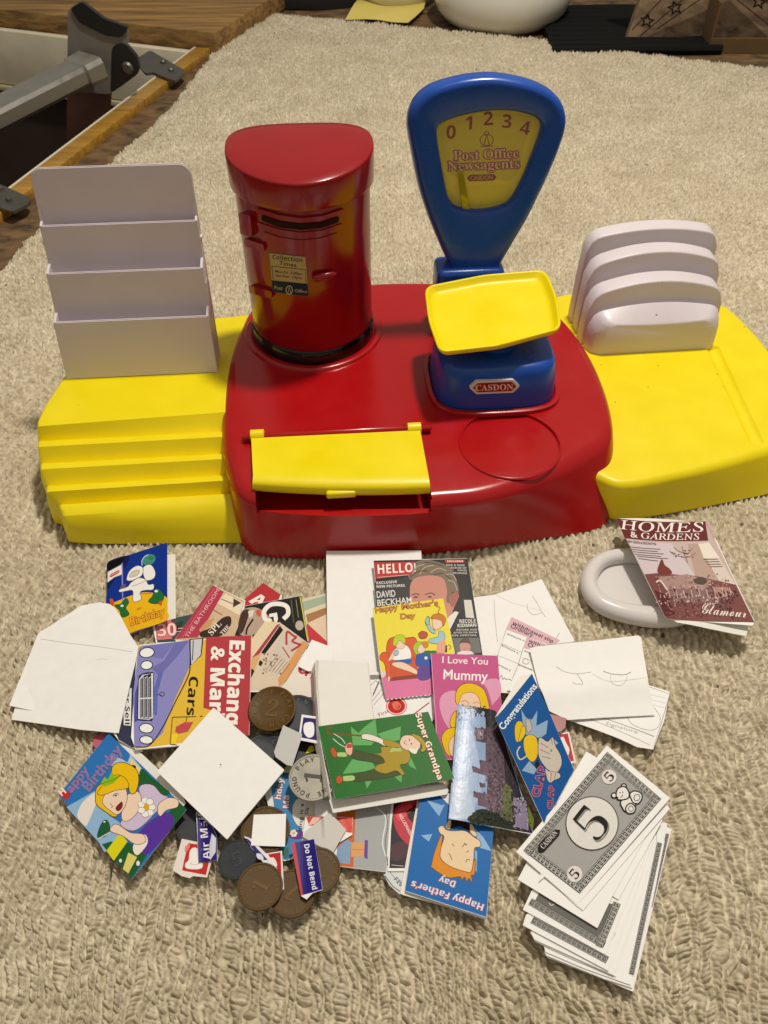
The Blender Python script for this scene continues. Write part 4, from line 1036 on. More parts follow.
A.line('#b03c48', 16, [(395, 500), (400, 400), (450, 430), (470, 440), (440, 470), (480, 490), (500, 500), (440, 540), (430, 545)], True).line('#b03c48', 9, [(365, 515), (420, 600)])
for k in range(6): A.line('#8a6a5c', 4, [(240 + k * 22, 690 + k * 8), (330 + k * 18, 575 + k * 14)])
A.poly('#2c201c', [(190, 615), (215, 630), (200, 665), (180, 650)]).poly('#2c201c', [(130, 680), (150, 700), (120, 760), (100, 740)])
speck(A, '#8c6a5a', 30, 210, 560, 350, 720, 7)
sheet('magazine', 'pale magazine with crimson script and orange edge, lying across the black G magazine', 'magazine', Plane(z=.0084), fz(*Zc)([(340, 322), (568, 490), (330, 860), (0, 860), (90, 640)]), .0008, art=A, ink=INK, group=MAGS)
sheet('paper_slip', 'small blank white slip with clipped corner beside the red paper wedge', 'paper', P3((310, 640, .0084), (335, 650, .0084), (305, 670, .0095)), fz(*Zc)([(590, 458), (752, 520), (740, 700), (560, 700), (485, 662)]), .0004, group=SHEETS)

# --- Exchange & Mart magazine
A = Art(*Zg)
A.poly('#e0b83c', [(120, 60), (748, 5), (735, 545), (115, 625)])
A.poly('#8a88c4', [(130, 75), (150, 60), (410, 28), (412, 170), (330, 350), (260, 540), (185, 608), (105, 615), (100, 320)])
A.poly('#6f6db0', [(330, 40), (405, 32), (340, 120), (240, 230), (200, 180), (270, 140)]).poly('#7775b8', [(150, 62), (330, 42), (260, 130), (200, 120)]).poly('#5f6ab4', [(240, 210), (265, 200), (235, 320), (230, 440), (212, 440), (212, 300)])
A.poly('#4c50a0', [(110, 320), (150, 210), (190, 200), (135, 240), (128, 470), (105, 480)])
A.polyo('#c9cad2', [(410, 25), (482, 18), (472, 112), (415, 168)], '#1b1b26', 5).line('#3b3b48', 5, [(430, 30), (425, 140)])
A.line('#14131c', 6, [(412, 25), (412, 170), (400, 230), (330, 370), (265, 500), (190, 605), (110, 615)], True)
A.ell('#eeeeec', 175, 97, 40, 27, -8, '#181820', 5).ell('#eeeeec', 174, 166, 32, 24, -8, '#181820', 5).ell('#eeeeec', 172, 512, 38, 26, 4, '#181820', 5).ell('#eeeeec', 172, 576, 36, 22, 4, '#181820', 5)
A.blob('#20202c', [(128, 240), (150, 215), (205, 205), (213, 230), (210, 450), (190, 470), (128, 468), (122, 440)])
for x in (150, 172, 194): A.poly('#cfcfd4', [(x - 9, 235), (x + 8, 225), (x + 8, 455), (x - 9, 458)])
for x in (150, 172, 194): A.poly('#54505c', [(x - 6, 240), (x + 5, 230), (x + 5, 450), (x - 6, 452)])
A.line('#e8e8ec', 6, [(133, 350), (210, 346)]).line('#e0e0e6', 5, [(134, 245), (152, 222), (204, 212), (207, 455), (186, 463), (132, 460), (134, 245)])
A.ell(None, 258, 325, 13, 12, ol='#22222c', w=3).line('#22222c', 3, [(226, 328), (258, 330)])
A.poly('#b23c42', [(500, 12), (748, 3), (735, 548), (600, 560), (560, 420), (485, 400)])
A.line('#3c3210', 4, [(315, 452), (303, 600)]).line('#3c3210', 4, [(315, 452), (445, 448)]).line('#3c3210', 4, [(303, 600), (340, 604)]).line('#3c3210', 4, [(395, 452), (380, 520)]).poly('#c04a50', [(335, 505), (380, 480), (430, 478), (400, 530), (350, 542), (330, 530)]).poly('#f0d020', [(312, 545), (350, 545), (330, 600), (306, 598)])
T = Art(*Zg)
T.textw('#f2ede4', BD('Exchange'), 632, 22, 606, 560, 78, off=.02).textw('#f2ede4', BD('& Mart'), 530, 62, 518, 470, 74, off=.02).textw('#151310', BD('Cars'), 408, 222, 392, 440, 50)
T.text('#151310', BD("'"), 440, 440, 92, 40)
sheet('magazine', 'car magazine with a mauve car bonnet and sideways white title on red', 'magazine', Plane(z=.0115), fz(*Zg)([(122, 55), (750, 2), (736, 548), (600, 565), (330, 610), (112, 628), (88, 560)]), .0014, art=A, text=T, ink=INK, group=MAGS)
A = Art(*Zg).poly('#34364c', [(112, 80), (125, 70), (118, 560), (100, 620), (20, 575), (5, 540)]).poly('#e8e6e4', [(45, 300), (92, 290), (86, 498), (48, 494)])
A.textw('#151518', BD('or Sell'), 58, 308, 55, 490, 24)
sheet('magazine', 'dark blue magazine spine strip reading or Sell, between envelope and car magazine', 'magazine', Plane(z=.0090), fz(*Zg)([(70, 60), (160, 60), (150, 640), (105, 622), (20, 578), (-40, 500)]), .0010, art=A, ink=INK, group=MAGS)

# --- envelopes at the left
f1 = fz(0, 530, 2.954)
sheet('envelope', 'lower white envelope whose edge peeks out left of the flat-flapped one', 'envelope', Plane(z=.004, bend=(.8, .6, lambda t: .001 * math.sin(t * .06))), f1([(112, 305), (240, 225), (300, 215), (400, 340), (345, 590), (28, 520)]), .0005, group=SHEETS)
A = Art(0, 530, 2.954).line('#b9b3aa', 1.2, [(120, 322), (200, 334), (300, 346), (392, 360)]).line('#cfc9c0', 1.0, [(285, 385), (300, 380), (318, 384)])  # crease drawn as a grey line, its shade put into the colour
sheet('envelope', 'white envelope with a rounded pointed flap, left of the car magazine', 'envelope', P3((40, 631, .0075), (137, 647, .015), (60, 725, .0065)), smooth2(f1([(118, 298)]), 1)[:0] + f1([(118, 300), (150, 284), (200, 258), (232, 246), (246, 232), (270, 222), (300, 215), (322, 218), (340, 230), (358, 258), (385, 310), (408, 345), (404, 372), (350, 600), (240, 590), (120, 572), (34, 560), (60, 470)]), .0006, art=A, ink=INKM, group=SHEETS)

# --- princess card
A = Art(*Zh)
A.poly('#2a72b8', [(322, 45), (750, 462), (450, 845), (48, 385)])
A.poly('#8fb4d8', [(90, 450), (250, 360), (330, 500), (420, 560), (300, 700), (265, 640)]).poly('#a9c6e4', [(330, 160), (400, 190), (440, 160), (520, 260), (420, 260), (330, 220)])
A.blob('#e6ddd4', [(150, 490), (175, 430), (230, 380), (265, 370), (250, 440), (205, 545), (195, 555), (160, 520)])
A.poly('#2a72b8', [(340, 70), (440, 168), (425, 205), (400, 190), (330, 120)]).poly('#e8cf98', [(440, 180), (500, 240), (490, 300), (440, 250)]).blob('#221c18', [(452, 220), (470, 224), (470, 238), (456, 236)])
A.blob('#1d5a30', [(500, 240), (560, 290), (620, 335), (660, 380), (560, 380), (490, 340)]).poly('#1d5a30', [(700, 420), (750, 460), (655, 590), (620, 520)])
A.poly('#1f5a2e', [(285, 655), (330, 640), (420, 640), (540, 700), (450, 843), (330, 710)]).poly('#d8d018', [(385, 590), (425, 640), (350, 745), (310, 690)]).poly('#dccf70', [(430, 700), (478, 725), (430, 815), (400, 790)])
A.blob('#57329c', [(480, 600), (560, 520), (640, 480), (682, 520), (650, 590), (550, 700), (510, 705), (500, 640)])
A.blob('#efe2da', [(470, 640), (520, 600), (535, 650), (480, 715), (455, 680)])
SK = '#ecd0b8'; LI = '#5a3c30'
A.blob('#cdbcd8', [(490, 340), (560, 328), (612, 380), (650, 400), (600, 460), (500, 560), (440, 580), (385, 545), (420, 500), (500, 440)], LI, 3)
A.blob(SK, [(430, 380), (490, 370), (498, 450), (440, 520), (395, 520), (400, 440)], LI, 3)
A.blob(SK, [(335, 560), (370, 545), (440, 590), (510, 600), (525, 640), (470, 655), (400, 610), (335, 585)], LI, 3).blob(SK, [(590, 470), (600, 430), (650, 400), (700, 410), (700, 450), (640, 468), (610, 500), (598, 495)], LI, 3)
A.blob('#e8bc10', [(250, 400), (260, 340), (330, 290), (345, 225), (400, 205), (470, 240), (488, 300), (470, 370), (440, 375), (425, 330), (380, 360), (300, 400), (300, 440), (370, 490), (350, 505), (310, 480), (258, 440)], '#4a3410', 4)
A.blob(SK, [(300, 385), (350, 345), (405, 335), (425, 390), (410, 450), (372, 492), (330, 470), (290, 430)], LI, 3)
A.blob('#e8bc10', [(330, 290), (380, 275), (420, 300), (430, 345), (360, 360), (290, 385), (262, 370)], '#4a3410', 3)
A.line('#3a2a20', 4, [(345, 392), (360, 378), (378, 380)], True).ell('#4a6a38', 362, 388, 7, 5).blob('#7a2420', [(360, 455), (395, 420), (398, 452), (375, 474)]).line('#8a5a48', 3, [(330, 430), (345, 448), (335, 452)], True)
A.poly('#8cb818', [(280, 320), (300, 285), (318, 300), (340, 255), (352, 285), (390, 275), (350, 320), (300, 340)]).line('#4a6410', 3, [(282, 325), (350, 300), (390, 278)])
for k in range(7):
    a = 2 * math.pi * k / 7; A.ell('#f0ece6', 530 + 30 * math.cos(a), 452 + 38 * math.sin(a), 20, 18, ol='#6a6058', w=2)
A.ell('#d8a818', 530, 452, 14, 20, -20)
A.blob('#1d5a34', [(262, 615), (275, 560), (300, 522), (322, 535), (328, 580), (300, 612)], '#0c2c18', 3).ell('#d8e0c0', 300, 532, 6, 5)
A.line('#d8d8e0', 6, [(262, 628), (330, 590)]).ell('#e0e8e0', 388, 745, 8, 10).ell('#e0e8e0', 484, 760, 10, 14)
A.poly('#c03028', [(50, 382), (75, 355), (115, 375), (92, 415)]).textw('#f4e4dc', BD('H'), 62, 395, 92, 372, 36)
T = Art(*Zh)
T.textw('#5a86c8', 'appy', 118, 376, 218, 252, 48, ol='#b0607a', olw=.04).textw('#5a86c8', 'Birthday', 212, 372, 400, 140, 56, ol='#b0607a', olw=.035)
pc = P3((57, 797, .004), (106, 733, .008), (186, 808, .0125))
sheet('greetings_card', 'happy birthday card with a yellow-haired woman in a green tiara', 'card', pc, fz(*Zh)([(322, 45), (750, 462), (450, 845), (48, 385)]), art=A, text=T, ink=INKG, group=CARDS, leaf=(P3((57, 797, .0025), (106, 733, .0060), (186, 808, .0098)), fz(*Zh)([(412, 72), (712, 352), (745, 430), (460, 800), (120, 400), (340, 100)])))
sheet('paper_slip', 'pinkish red paper corner poking out under the tiara card', 'paper', Plane(z=.0022), fz(*Zh)([(240, 60), (300, 45), (380, 120), (320, 200), (235, 110)]), .0003, m=mat('pink_paper', '#c05a68', .6))

# --- blank square white envelope
sheet('envelope', 'square blank white envelope overlapping the car magazine and the air mail sticker', 'envelope', P3((215, 708, .0185), (283, 770, .0170), (158, 772, .0150)), rc([(213.5, 707.5), (284.5, 770), (241, 822), (227, 839.5), (157, 771.5)], 1.5), .0012, art=Art().ell('#4a4640', 220.6, 764.5, .8, .7).line('#cfc8be', .5, [(219, 768), (222, 766)]), ink=INKM, group=SHEETS)

# --- tall blank sheet behind and the boxed card
sheet('blank_sheet', 'tall blank white sheet leaning against the red counter front', 'paper', P3((327, 552, .012), (421, 551, .012), (350, 670, .0042)), fz(*Z5)([(62, 42), (427, 40), (450, 520), (240, 520), (68, 470)]), .0004, art=Art(*Z5).line('#ddd8d0', 2, [(240, 290), (410, 250)]), ink=INKM, group=SHEETS)
A = Art(310, 640, 7.68).line('#55606a', 3, [(462, 350), (500, 318)], False).line('#55606a', 3, [(480, 470), (550, 380)]).line('#55606a', 3, [(490, 500), (575, 400)]).line('#55606a', 3, [(500, 310), (550, 345)]).poly('#8a8a84', [(460, 268), (545, 268), (550, 300), (462, 305)])
sheet('folded_letter', 'white letter with grey diagonal lines between the boxed card and the yellow card', 'letter', Plane(z=.0075), [(362, 672), (384, 672), (396, 720), (365, 726)], .0004, art=A, ink=INKM)
# --- HELLO magazine
A = Art(*Zd)
A.poly('#1f1e1e', [(55, 100), (655, 88), (752, 700), (750, 760), (120, 760)])
A.poly('#3a3838', [(60, 240), (300, 200), (290, 400), (75, 400)])
A.blob('#c88878', [(292, 250), (330, 205), (420, 190), (500, 210), (545, 300), (560, 350), (600, 310), (592, 380), (560, 430), (540, 460), (520, 520), (430, 420), (300, 400), (288, 330)])
A.blob('#7a6a58', [(270, 160), (300, 120), (380, 95), (470, 110), (560, 150), (610, 220), (620, 310), (560, 300), (545, 370), (520, 360), (525, 290), (500, 215), (420, 195), (340, 205), (290, 225)]).blob('#2a2420', [(560, 160), (640, 200), (660, 330), (610, 440), (560, 430), (600, 330), (590, 240)])
for p in ([(300, 190), (330, 140), (380, 125)], [(350, 190), (380, 145), (440, 130)], [(420, 175), (470, 150), (520, 165)], [(500, 190), (560, 190), (585, 230)], [(530, 225), (570, 240), (590, 290)]): A.line('#b0a08c', 6, p, True)
for p in ([(290, 205), (340, 170), (400, 165)], [(440, 190), (500, 185), (550, 220)], [(380, 110), (450, 120), (500, 135)]): A.line('#3c3028', 5, p, True)
A.blob('#a86458', [(540, 340), (575, 300), (598, 318), (585, 370), (555, 400)]).line('#5a3a30', 6, [(300, 320), (330, 312), (350, 322)], True).line('#5a3a30', 6, [(385, 318), (420, 308), (450, 320)], True).ell('#4a3a34', 325, 334, 14, 5).ell('#4a3a34', 415, 332, 14, 5)
A.poly('#e6e0d8', [(600, 430), (545, 540), (520, 500), (535, 460), (575, 425)]).poly('#d6cfc4', [(632, 352), (680, 352), (700, 470), (645, 465)])
A.poly('#b8322e', [(58, 112), (325, 108), (300, 190), (68, 218)]).poly('#b8322e', [(512, 96), (634, 96), (636, 114), (514, 114)])
A.poly('#6a6864', [(560, 596), (728, 594), (745, 690), (580, 700)]).blob('#c89080', [(608, 620), (640, 598), (672, 630), (668, 680), (630, 690), (610, 670)]).blob('#5a3a2c', [(602, 640), (620, 602), (660, 600), (680, 650), (662, 630), (618, 628)]).poly('#e4dcd8', [(590, 690), (620, 678), (680, 680), (700, 700), (592, 705)]).line('#a85048', 3, [(628, 668), (652, 666)])
T = Art(*Zd)
T.textw('#f4ece4', BD('HELLO!'), 76, 186, 325, 172, 58).line('#e8c8c0', 3, [(80, 208), (280, 192)])
T.textw('#e6e2dc', BD('EXCLUSIVE'), 72, 252, 205, 244, 16).textw('#e6e2dc', BD('NEW PICTURES'), 72, 276, 255, 268, 16).textw('#e6e2dc', 'DAVID', 74, 340, 196, 330, 42, off=.012).textw('#e6e2dc', 'BECKHAM', 78, 392, 300, 372, 40, off=.012)
for i, (x, x2) in enumerate(((518, 638), (548, 648), (592, 650), (562, 652))): T.textw('#cfc8c0', BD(('AND A RARE', 'ALBUM OF', 'DAVID', 'BECKHAM')[i]), x, 134 + i * 17, x2, 137 + i * 17, 11)
T.textw('#f4ece4', BD('EXCLUSIVE'), 525, 111, 628, 111, 11)
T.textw('#e6e2dc', BD('NICOLE'), 602, 500, 708, 498, 22).textw('#e6e2dc', BD('KIDMAN'), 590, 528, 712, 524, 22)
for i, (t, x) in enumerate((('BEFORE AND', 584), ('AFTER THE SHOW', 566), ('ON SPECIAL', 554))): T.textw('#cfc8c0', BD(t), x, 550 + i * 18, 718, 548 + i * 18, 11)
sheet('magazine', 'black magazine with a red masthead and a man portrait, topmost by the red counter', 'magazine', P3((374, 560, .019), (467, 559, .019), (440, 655, .0100)), fz(*Zd)([(52, 96), (655, 86), (700, 380), (756, 700), (756, 760), (125, 760)]), .0014, art=A, text=T, ink=INKG, group=MAGS)
# --- red-sealed letter
A = Art(*Z6).ell('#c02a20', 328, 175, 33, 28, 0).ell(None, 328, 175, 38, 33, ol='#d84030', w=3).blob('#e0685a', [(310, 165), (330, 155), (340, 170), (325, 185)]).ell(None, 330, 175, 14, 12, ol='#e88878', w=3).textw('#a02a20', 'First', 262, 216, 300, 198, 14).line('#b02a38', 4, [(395, 205), (452, 162)]).line('#2c2c34', 3, [(240, 130), (262, 80)])
sheet('folded_letter', 'white letter with a round red wax-style seal above the green card', 'letter', Plane(z=.0093), fz(*Z6)([(250, 220), (275, 150), (470, 110), (470, 225), (440, 260), (240, 262)]), .0004, art=A, ink=INK)
# --- mothers day card
A = Art(*Ze)
zz = []
for k in range(23):
    x = 510 - (510 - 160) * k / 22; y = 765 + (805 - 765) * k / 22; zz.append((x, y + (5 if k % 2 else -5)))
out = [(58, 100), (600, 25), (690, 440), (680, 470), (530, 520)] + zz + [(120, 600)]
A.poly('#e8d83c', [(58, 100), (600, 25), (688, 440), (530, 620), (130, 640)]).poly('#d8d0d0', [(122, 590), (160, 585), (165, 625), (128, 630)])
A.poly('#d870a0', [(130, 640), (160, 615), (520, 590), (520, 762), (160, 802)])
A.blob('#d8541c', [(165, 400), (185, 340), (240, 320), (310, 330), (380, 325), (400, 370), (395, 440), (380, 480), (240, 500), (175, 460)], '#6a2810', 4)
A.blob('#d8541c', [(112, 490), (130, 445), (175, 445), (190, 500), (200, 640), (170, 640), (150, 530)], '#6a2810', 4).poly('#cc4c18', [(180, 500), (400, 480), (410, 610), (210, 640)]).poly('#8a2c10', [(210, 632), (410, 608), (410, 640), (190, 662)]).poly('#e8d8c8', [(176, 628), (190, 628), (188, 660), (178, 660)])
A.blob('#f0ece8', [(200, 460), (240, 410), (310, 385), (350, 430), (350, 490), (300, 500), (210, 498)], '#6a6a70', 3).blob('#eccab0', [(235, 370), (275, 345), (305, 365), (295, 410), (250, 412)], '#7a5040', 3).blob('#b8cc18', [(215, 360), (235, 315), (290, 308), (312, 345), (300, 375), (265, 350), (240, 385), (220, 392)], '#5a6410', 3)
A.blob('#2858a8', [(235, 505), (300, 495), (355, 490), (352, 525), (300, 528), (240, 520)]).blob('#eccab0', [(215, 520), (300, 520), (405, 585), (400, 612), (340, 590), (220, 548)], '#7a5040', 3).blob('#eccab0', [(180, 500), (210, 445), (222, 470), (195, 505)], '#7a5040', 2).ell('#a8b8c0', 240, 445, 18, 24, 20, '#506068', 3)
A.blob('#1f4fa8', [(395, 470), (440, 440), (500, 430), (540, 470), (530, 540), (500, 560), (400, 545)], '#102850', 3).blob('#5a3490', [(410, 560), (500, 545), (500, 640), (412, 650)]).blob('#a8c020', [(368, 415), (385, 370), (430, 360), (440, 390), (405, 420), (400, 465)], '#5a6410', 3).blob('#eccab0', [(405, 430), (420, 385), (455, 390), (460, 430), (425, 450)], '#7a5040', 2).blob('#c88420', [(440, 365), (480, 360), (485, 395), (455, 408)], '#6a4010', 2).ell('#e8e8e0', 468, 485, 14, 14, 0, '#183060', 3).blob('#1d6a3c', [(455, 440), (540, 428), (545, 455), (470, 460)])
A.blob('#b84838', [(410, 300), (440, 278), (480, 295), (470, 330), (425, 335)], '#5a2010', 3).blob('#9cc0cc', [(495, 340), (560, 320), (565, 280), (605, 285), (612, 340), (580, 375), (500, 368)], '#40606a', 3).blob('#9cc0cc', [(465, 200), (485, 165), (500, 240), (535, 275), (535, 300), (490, 270)], '#40606a', 3)
A.blob('#eccab0', [(520, 190), (560, 175), (600, 200), (590, 245), (545, 270), (520, 240)], '#7a5040', 3).blob('#c87820', [(505, 180), (530, 150), (590, 150), (620, 190), (600, 240), (585, 200), (540, 185)], '#5a3410', 3).blob('#e0a088', [(560, 380), (610, 345), (615, 440), (550, 442)]).poly('#201810', [(618, 390), (630, 385), (630, 440), (614, 440)]).ell(None, 480, 200, 16, 34, 10, '#504030', 3)
A.line('#b87820', 7, [(545, 85), (575, 100), (560, 130), (572, 145)], True).line('#a87030', 5, [(640, 380), (660, 400), (645, 420)], True)
T = Art(*Ze)
T.textw('#c89048', "Happy", 78, 140, 252, 112, 44, ol='#a04a38', olw=.045).textw('#c89048', "Mother's", 280, 112, 560, 80, 42, ol='#a04a38', olw=.045).textw('#c89048', 'Day', 270, 186, 385, 176, 40, ol='#a04a38', olw=.045)
sheet('greetings_card', 'yellow mother\'s day card with a family around a red armchair', 'card', P3((373, 608, .0165), (444, 599, .0165), (386, 699, .0115)), fz(*Ze)(out), art=A, text=T, ink=INKG, group=CARDS)
# --- mummy card
out = rc([(40, 58), (508, 75), (560, 760), (470, 800), (130, 800), (75, 620)], 8)
A = Art(*Zf).poly('#c45a8c', [(40, 58), (508, 75), (558, 760), (470, 798), (130, 798), (75, 620)])
A.blob('#dc9cba', [(102, 430), (120, 350), (190, 318), (250, 330), (390, 260), (470, 235), (520, 250), (530, 340), (470, 420), (380, 520), (250, 640), (150, 560)])
A.blob('#c45a8c', [(380, 262), (430, 300), (470, 430), (440, 420), (420, 330), (350, 280)])
A.blob('#e4bc10', [(212, 370), (225, 310), (270, 272), (340, 270), (410, 310), (440, 390), (440, 450), (330, 440), (230, 420)], '#4a3410', 4).blob('#ecc8ac', [(240, 400), (262, 345), (330, 332), (375, 370), (382, 440), (300, 440), (235, 420)], '#6a4430', 3).line('#4a3020', 3, [(250, 398), (280, 388), (310, 410)], True).line('#4a3020', 3, [(335, 410), (360, 398), (380, 410)], True)
A.blob('#e4bc10', [(175, 560), (185, 500), (215, 460), (240, 480), (215, 590)], '#4a3410', 4).blob('#e4bc10', [(115, 660), (140, 600), (185, 578), (230, 590), (230, 680), (190, 770), (150, 760)], '#4a3410', 4).blob('#ecc8ac', [(165, 700), (185, 650), (220, 640), (220, 770), (180, 770)], '#6a4430', 3)
A.line('#e8a8c8', 4, [(42, 62), (82, 620)])
T = Art(*Zf).textw('#f6ecec', 'I Love You', 115, 126, 438, 138, 48, off=.008).textw('#f6ecec', 'Mummy', 122, 238, 438, 252, 68, off=.014)
sheet('greetings_card', 'pink I Love You Mummy card with a yellow-haired figure', 'card', P3((431, 653, .0185), (497, 656, .0170), (445, 755, .0150)), fz(*Zf)(out), art=A, text=T, ink=INK, group=CARDS)
# --- boxed blank card and grandpa card
sheet('folded_card', 'blank cream card face, folded, above the green grandfather card', 'card', P3((314, 662, .020), (368, 663, .021), (318, 724, .0185)), [(314.5, 663), (316, 659.5), (368, 662.6), (374, 722), (374, 735), (320, 738)], .0010, m=CARD, art=Art().line('#c9c3b8', .5, [(368, 663), (374, 722)]).poly('#cfc8be', [(314.6, 663.5), (316, 660), (319, 661), (318, 680), (321, 735), (320, 737)]), ink=INKM)
sheet('folded_card', 'grey shaded inner leaf standing on edge left of the blank cream card', 'card', P3((309, 668, .004), (315, 662, .019), (318, 740, .018)), [(308, 680), (314.5, 662), (320, 740), (331, 800), (326, 792), (312, 735)], .0004, m=CARD, art=Art().blob('#c89aa4', [(310, 684), (313, 672), (314.5, 690), (313, 700)]).blob('#c89aa4', [(311, 706), (314, 700), (316, 716), (313, 720)]), ink=INKM)
A = Art(*Zm)
A.poly('#1f6a1e', [(15, 140), (600, 62), (738, 415), (108, 528)])
for p in ([(260, 145), (320, 100), (330, 190), (300, 240), (200, 240), (190, 140), (230, 175)], [(330, 180), (455, 140), (450, 210), (380, 230)], [(200, 310), (290, 300), (320, 360), (260, 380), (145, 392)], [(480, 290), (510, 310), (538, 370), (500, 350)], [(400, 390), (460, 400), (458, 438)], [(265, 430), (300, 430), (275, 470)]): A.poly('#5fa85c', p)
A.line('#7a4a18', 9, [(95, 145), (70, 148), (64, 165), (75, 178), (120, 182), (250, 190), (300, 200)], True)
GY = '#a88c10'; LG = '#2a3a10'
A.blob('#3c4a14', [(190, 265), (290, 285), (360, 310), (370, 345), (300, 330), (200, 310)], LG, 3).blob('#3c4a14', [(205, 395), (330, 372), (430, 380), (445, 400), (330, 420), (210, 432)], LG, 3)
A.blob('#a8c878', [(115, 280), (165, 280), (165, 300), (118, 298)]).blob('#a8c878', [(150, 405), (205, 402), (205, 425), (150, 428)]).blob('#b8541c', [(82, 262), (100, 250), (115, 280), (112, 305), (92, 300)], '#5a2408', 3).blob('#b8541c', [(112, 412), (130, 400), (148, 415), (140, 440), (116, 442)], '#5a2408', 3)
A.blob(GY, [(300, 285), (350, 280), (350, 250), (400, 248), (470, 240), (505, 290), (490, 335), (450, 345), (475, 390), (460, 398), (430, 375), (370, 390), (318, 370), (330, 345), (370, 330), (345, 295)], '#5a4a08', 3).blob('#a8c070', [(395, 275), (430, 235), (460, 270), (425, 272)])
A.blob('#e8dcd0', [(248, 185), (280, 180), (330, 195), (365, 215), (372, 245), (330, 225), (270, 210), (250, 205)], '#6a5038', 3).blob(GY, [(365, 210), (400, 215), (450, 235), (440, 255), (370, 240)], '#5a4a08', 2)
A.blob('#e8c8b0', [(450, 220), (470, 190), (520, 190), (555, 215), (555, 255), (530, 270), (480, 265), (455, 245)], '#6a5038', 3).blob('#e8e4dc', [(500, 255), (530, 262), (545, 250), (535, 285), (505, 275)]).blob('#b09410', [(510, 182), (560, 195), (590, 240), (585, 268), (560, 275), (565, 235)], '#5a4a08', 3).ell('#4a3020', 500, 212, 3, 5).ell('#4a3020', 510, 232, 3, 5).line('#7a4a30', 3, [(480, 215), (472, 228), (485, 236)], True)
A.line('#d8e0d8', 4, [(100, 180), (140, 205), (160, 232)], True).line('#d8e0d8', 4, [(95, 205), (130, 235), (158, 250)], True).blob('#e0b098', [(160, 245), (190, 225), (200, 260), (190, 295), (165, 280)], '#8a3020', 3).blob('#c03c28', [(168, 240), (190, 232), (195, 250), (172, 256)])
T = Art(*Zm).textw('#f4f0e4', BD('Super Grandpa'), 530, 74, 650, 424, 30, ol='#c04a28', olw=.04)
lf = fz(*Zm)([(20, 200), (110, 520), (110, 530), (690, 446), (708, 480), (698, 500), (95, 598), (60, 480)])
for k in range(34):
    t = k / 33; A.ell('#d8d4c8', 22 + t * 84, 170 + t * 350, 2.2, 1.6, n=6)
sheet('greetings_card', 'green Super Grandpa card with an old man and walking stick', 'card', P3((318, 726, .0240), (434, 712, .0250), (336, 799, .0215)), fz(*Zm)([(15, 140), (600, 62), (738, 415), (108, 528)]), art=A, text=T, ink=INKG, group=CARDS, leaf=(P3((318, 735, .0145), (448, 790, .0150), (333, 812, .0140)), lf))

# --- castle postcard
A = Art(*Zo)
A.poly('#8fa6cc', [(130, 68), (415, 105), (700, 985), (62, 905)]).poly('#a9bcdc', [(135, 250), (230, 260), (330, 600), (230, 900), (70, 890)]).poly('#b8c8e0', [(105, 620), (200, 640), (260, 860), (205, 905), (66, 900)])
ST = '#5e4a58'
A.poly('#2a2028', [(330, 90), (410, 106), (690, 980), (560, 968), (420, 900), (340, 330), (335, 200)])
A.poly(ST, [(255, 240), (390, 235), (430, 330), (470, 420), (480, 600), (520, 900), (400, 880), (340, 800), (350, 600), (335, 480), (335, 345), (265, 335), (262, 300), (250, 290)])
A.poly('#6c5665', [(290, 480), (320, 468), (340, 480), (400, 500), (440, 560), (340, 580), (290, 570), (240, 560), (235, 525), (262, 522), (295, 535)]).poly(ST, [(290, 640), (330, 636), (335, 665), (295, 670)]).poly('#6c5665', [(245, 706), (290, 706), (340, 715), (430, 730), (430, 830), (280, 800), (278, 750), (245, 740)])
A.poly('#8c7684', [(275, 250), (320, 246), (318, 320), (272, 318)]).poly('#b4a2ae', [(292, 262), (312, 260), (310, 300), (294, 302)])
A.poly('#5a6438', [(450, 640), (520, 650), (540, 900), (450, 880)]).poly('#6a7a2c', [(650, 760), (700, 880), (690, 960), (650, 900)])
A.poly('#8a7c98', [(540, 720), (640, 760), (660, 960), (560, 940)])
for x0, y0, x1, y1, c, n, s in ((340, 350, 470, 620, '#4a3a48', 70, 9), (340, 560, 480, 830, '#86707e', 90, 8), (350, 600, 560, 900, '#463642', 90, 8), (450, 620, 540, 900, '#7a7a48', 50, 8), (540, 720, 660, 960, '#b8b0c8', 60, 7), (540, 740, 670, 960, '#3c3444', 50, 7), (360, 120, 430, 330, '#3a2c34', 30, 9), (300, 240, 400, 340, '#473846', 30, 7)): speck(A, c, n, x0, y0, x1, y1, s)
A.blob('#20281c', [(205, 890), (240, 870), (270, 835), (330, 825), (400, 850), (470, 890), (530, 930), (560, 966), (400, 948), (220, 925)])
speck(A, '#4c5638', 110, 240, 845, 520, 940, 8); speck(A, '#12160f', 60, 240, 850, 520, 940, 8)
A.blob('#1a171c', [(165, 72), (250, 85), (410, 106), (400, 170), (350, 160), (320, 110), (290, 140), (250, 100), (200, 105)])
for _ in range(40): x, y = rg.uniform(160, 340), rg.uniform(78, 150); A.ell('#1a171c', x, y * (1 if x > 220 else .9), rg.uniform(3, 10), rg.uniform(3, 6), rg.uniform(0, 90), n=7)
for _ in range(9): A.ell('#1a171c', rg.uniform(125, 165), rg.uniform(120, 200), rg.uniform(3, 8), 3, rg.uniform(0, 90), n=7)
for x, y in ((255, 232), (300, 230), (345, 230), (290, 470), (236, 518), (290, 634), (246, 700), (320, 700)): A.poly(ST, [(x, y), (x + 14, y), (x + 14, y + 12), (x, y + 12)])
pcs = Plane(pts=[(459, 705, .0220), (497, 710, .0217), (448, 819, .0182)], bend=(1.0, .10, lambda t: -3.2e-6 * (min(t - 537, 22) ** 2 + 30 * max(0, t - 559))))
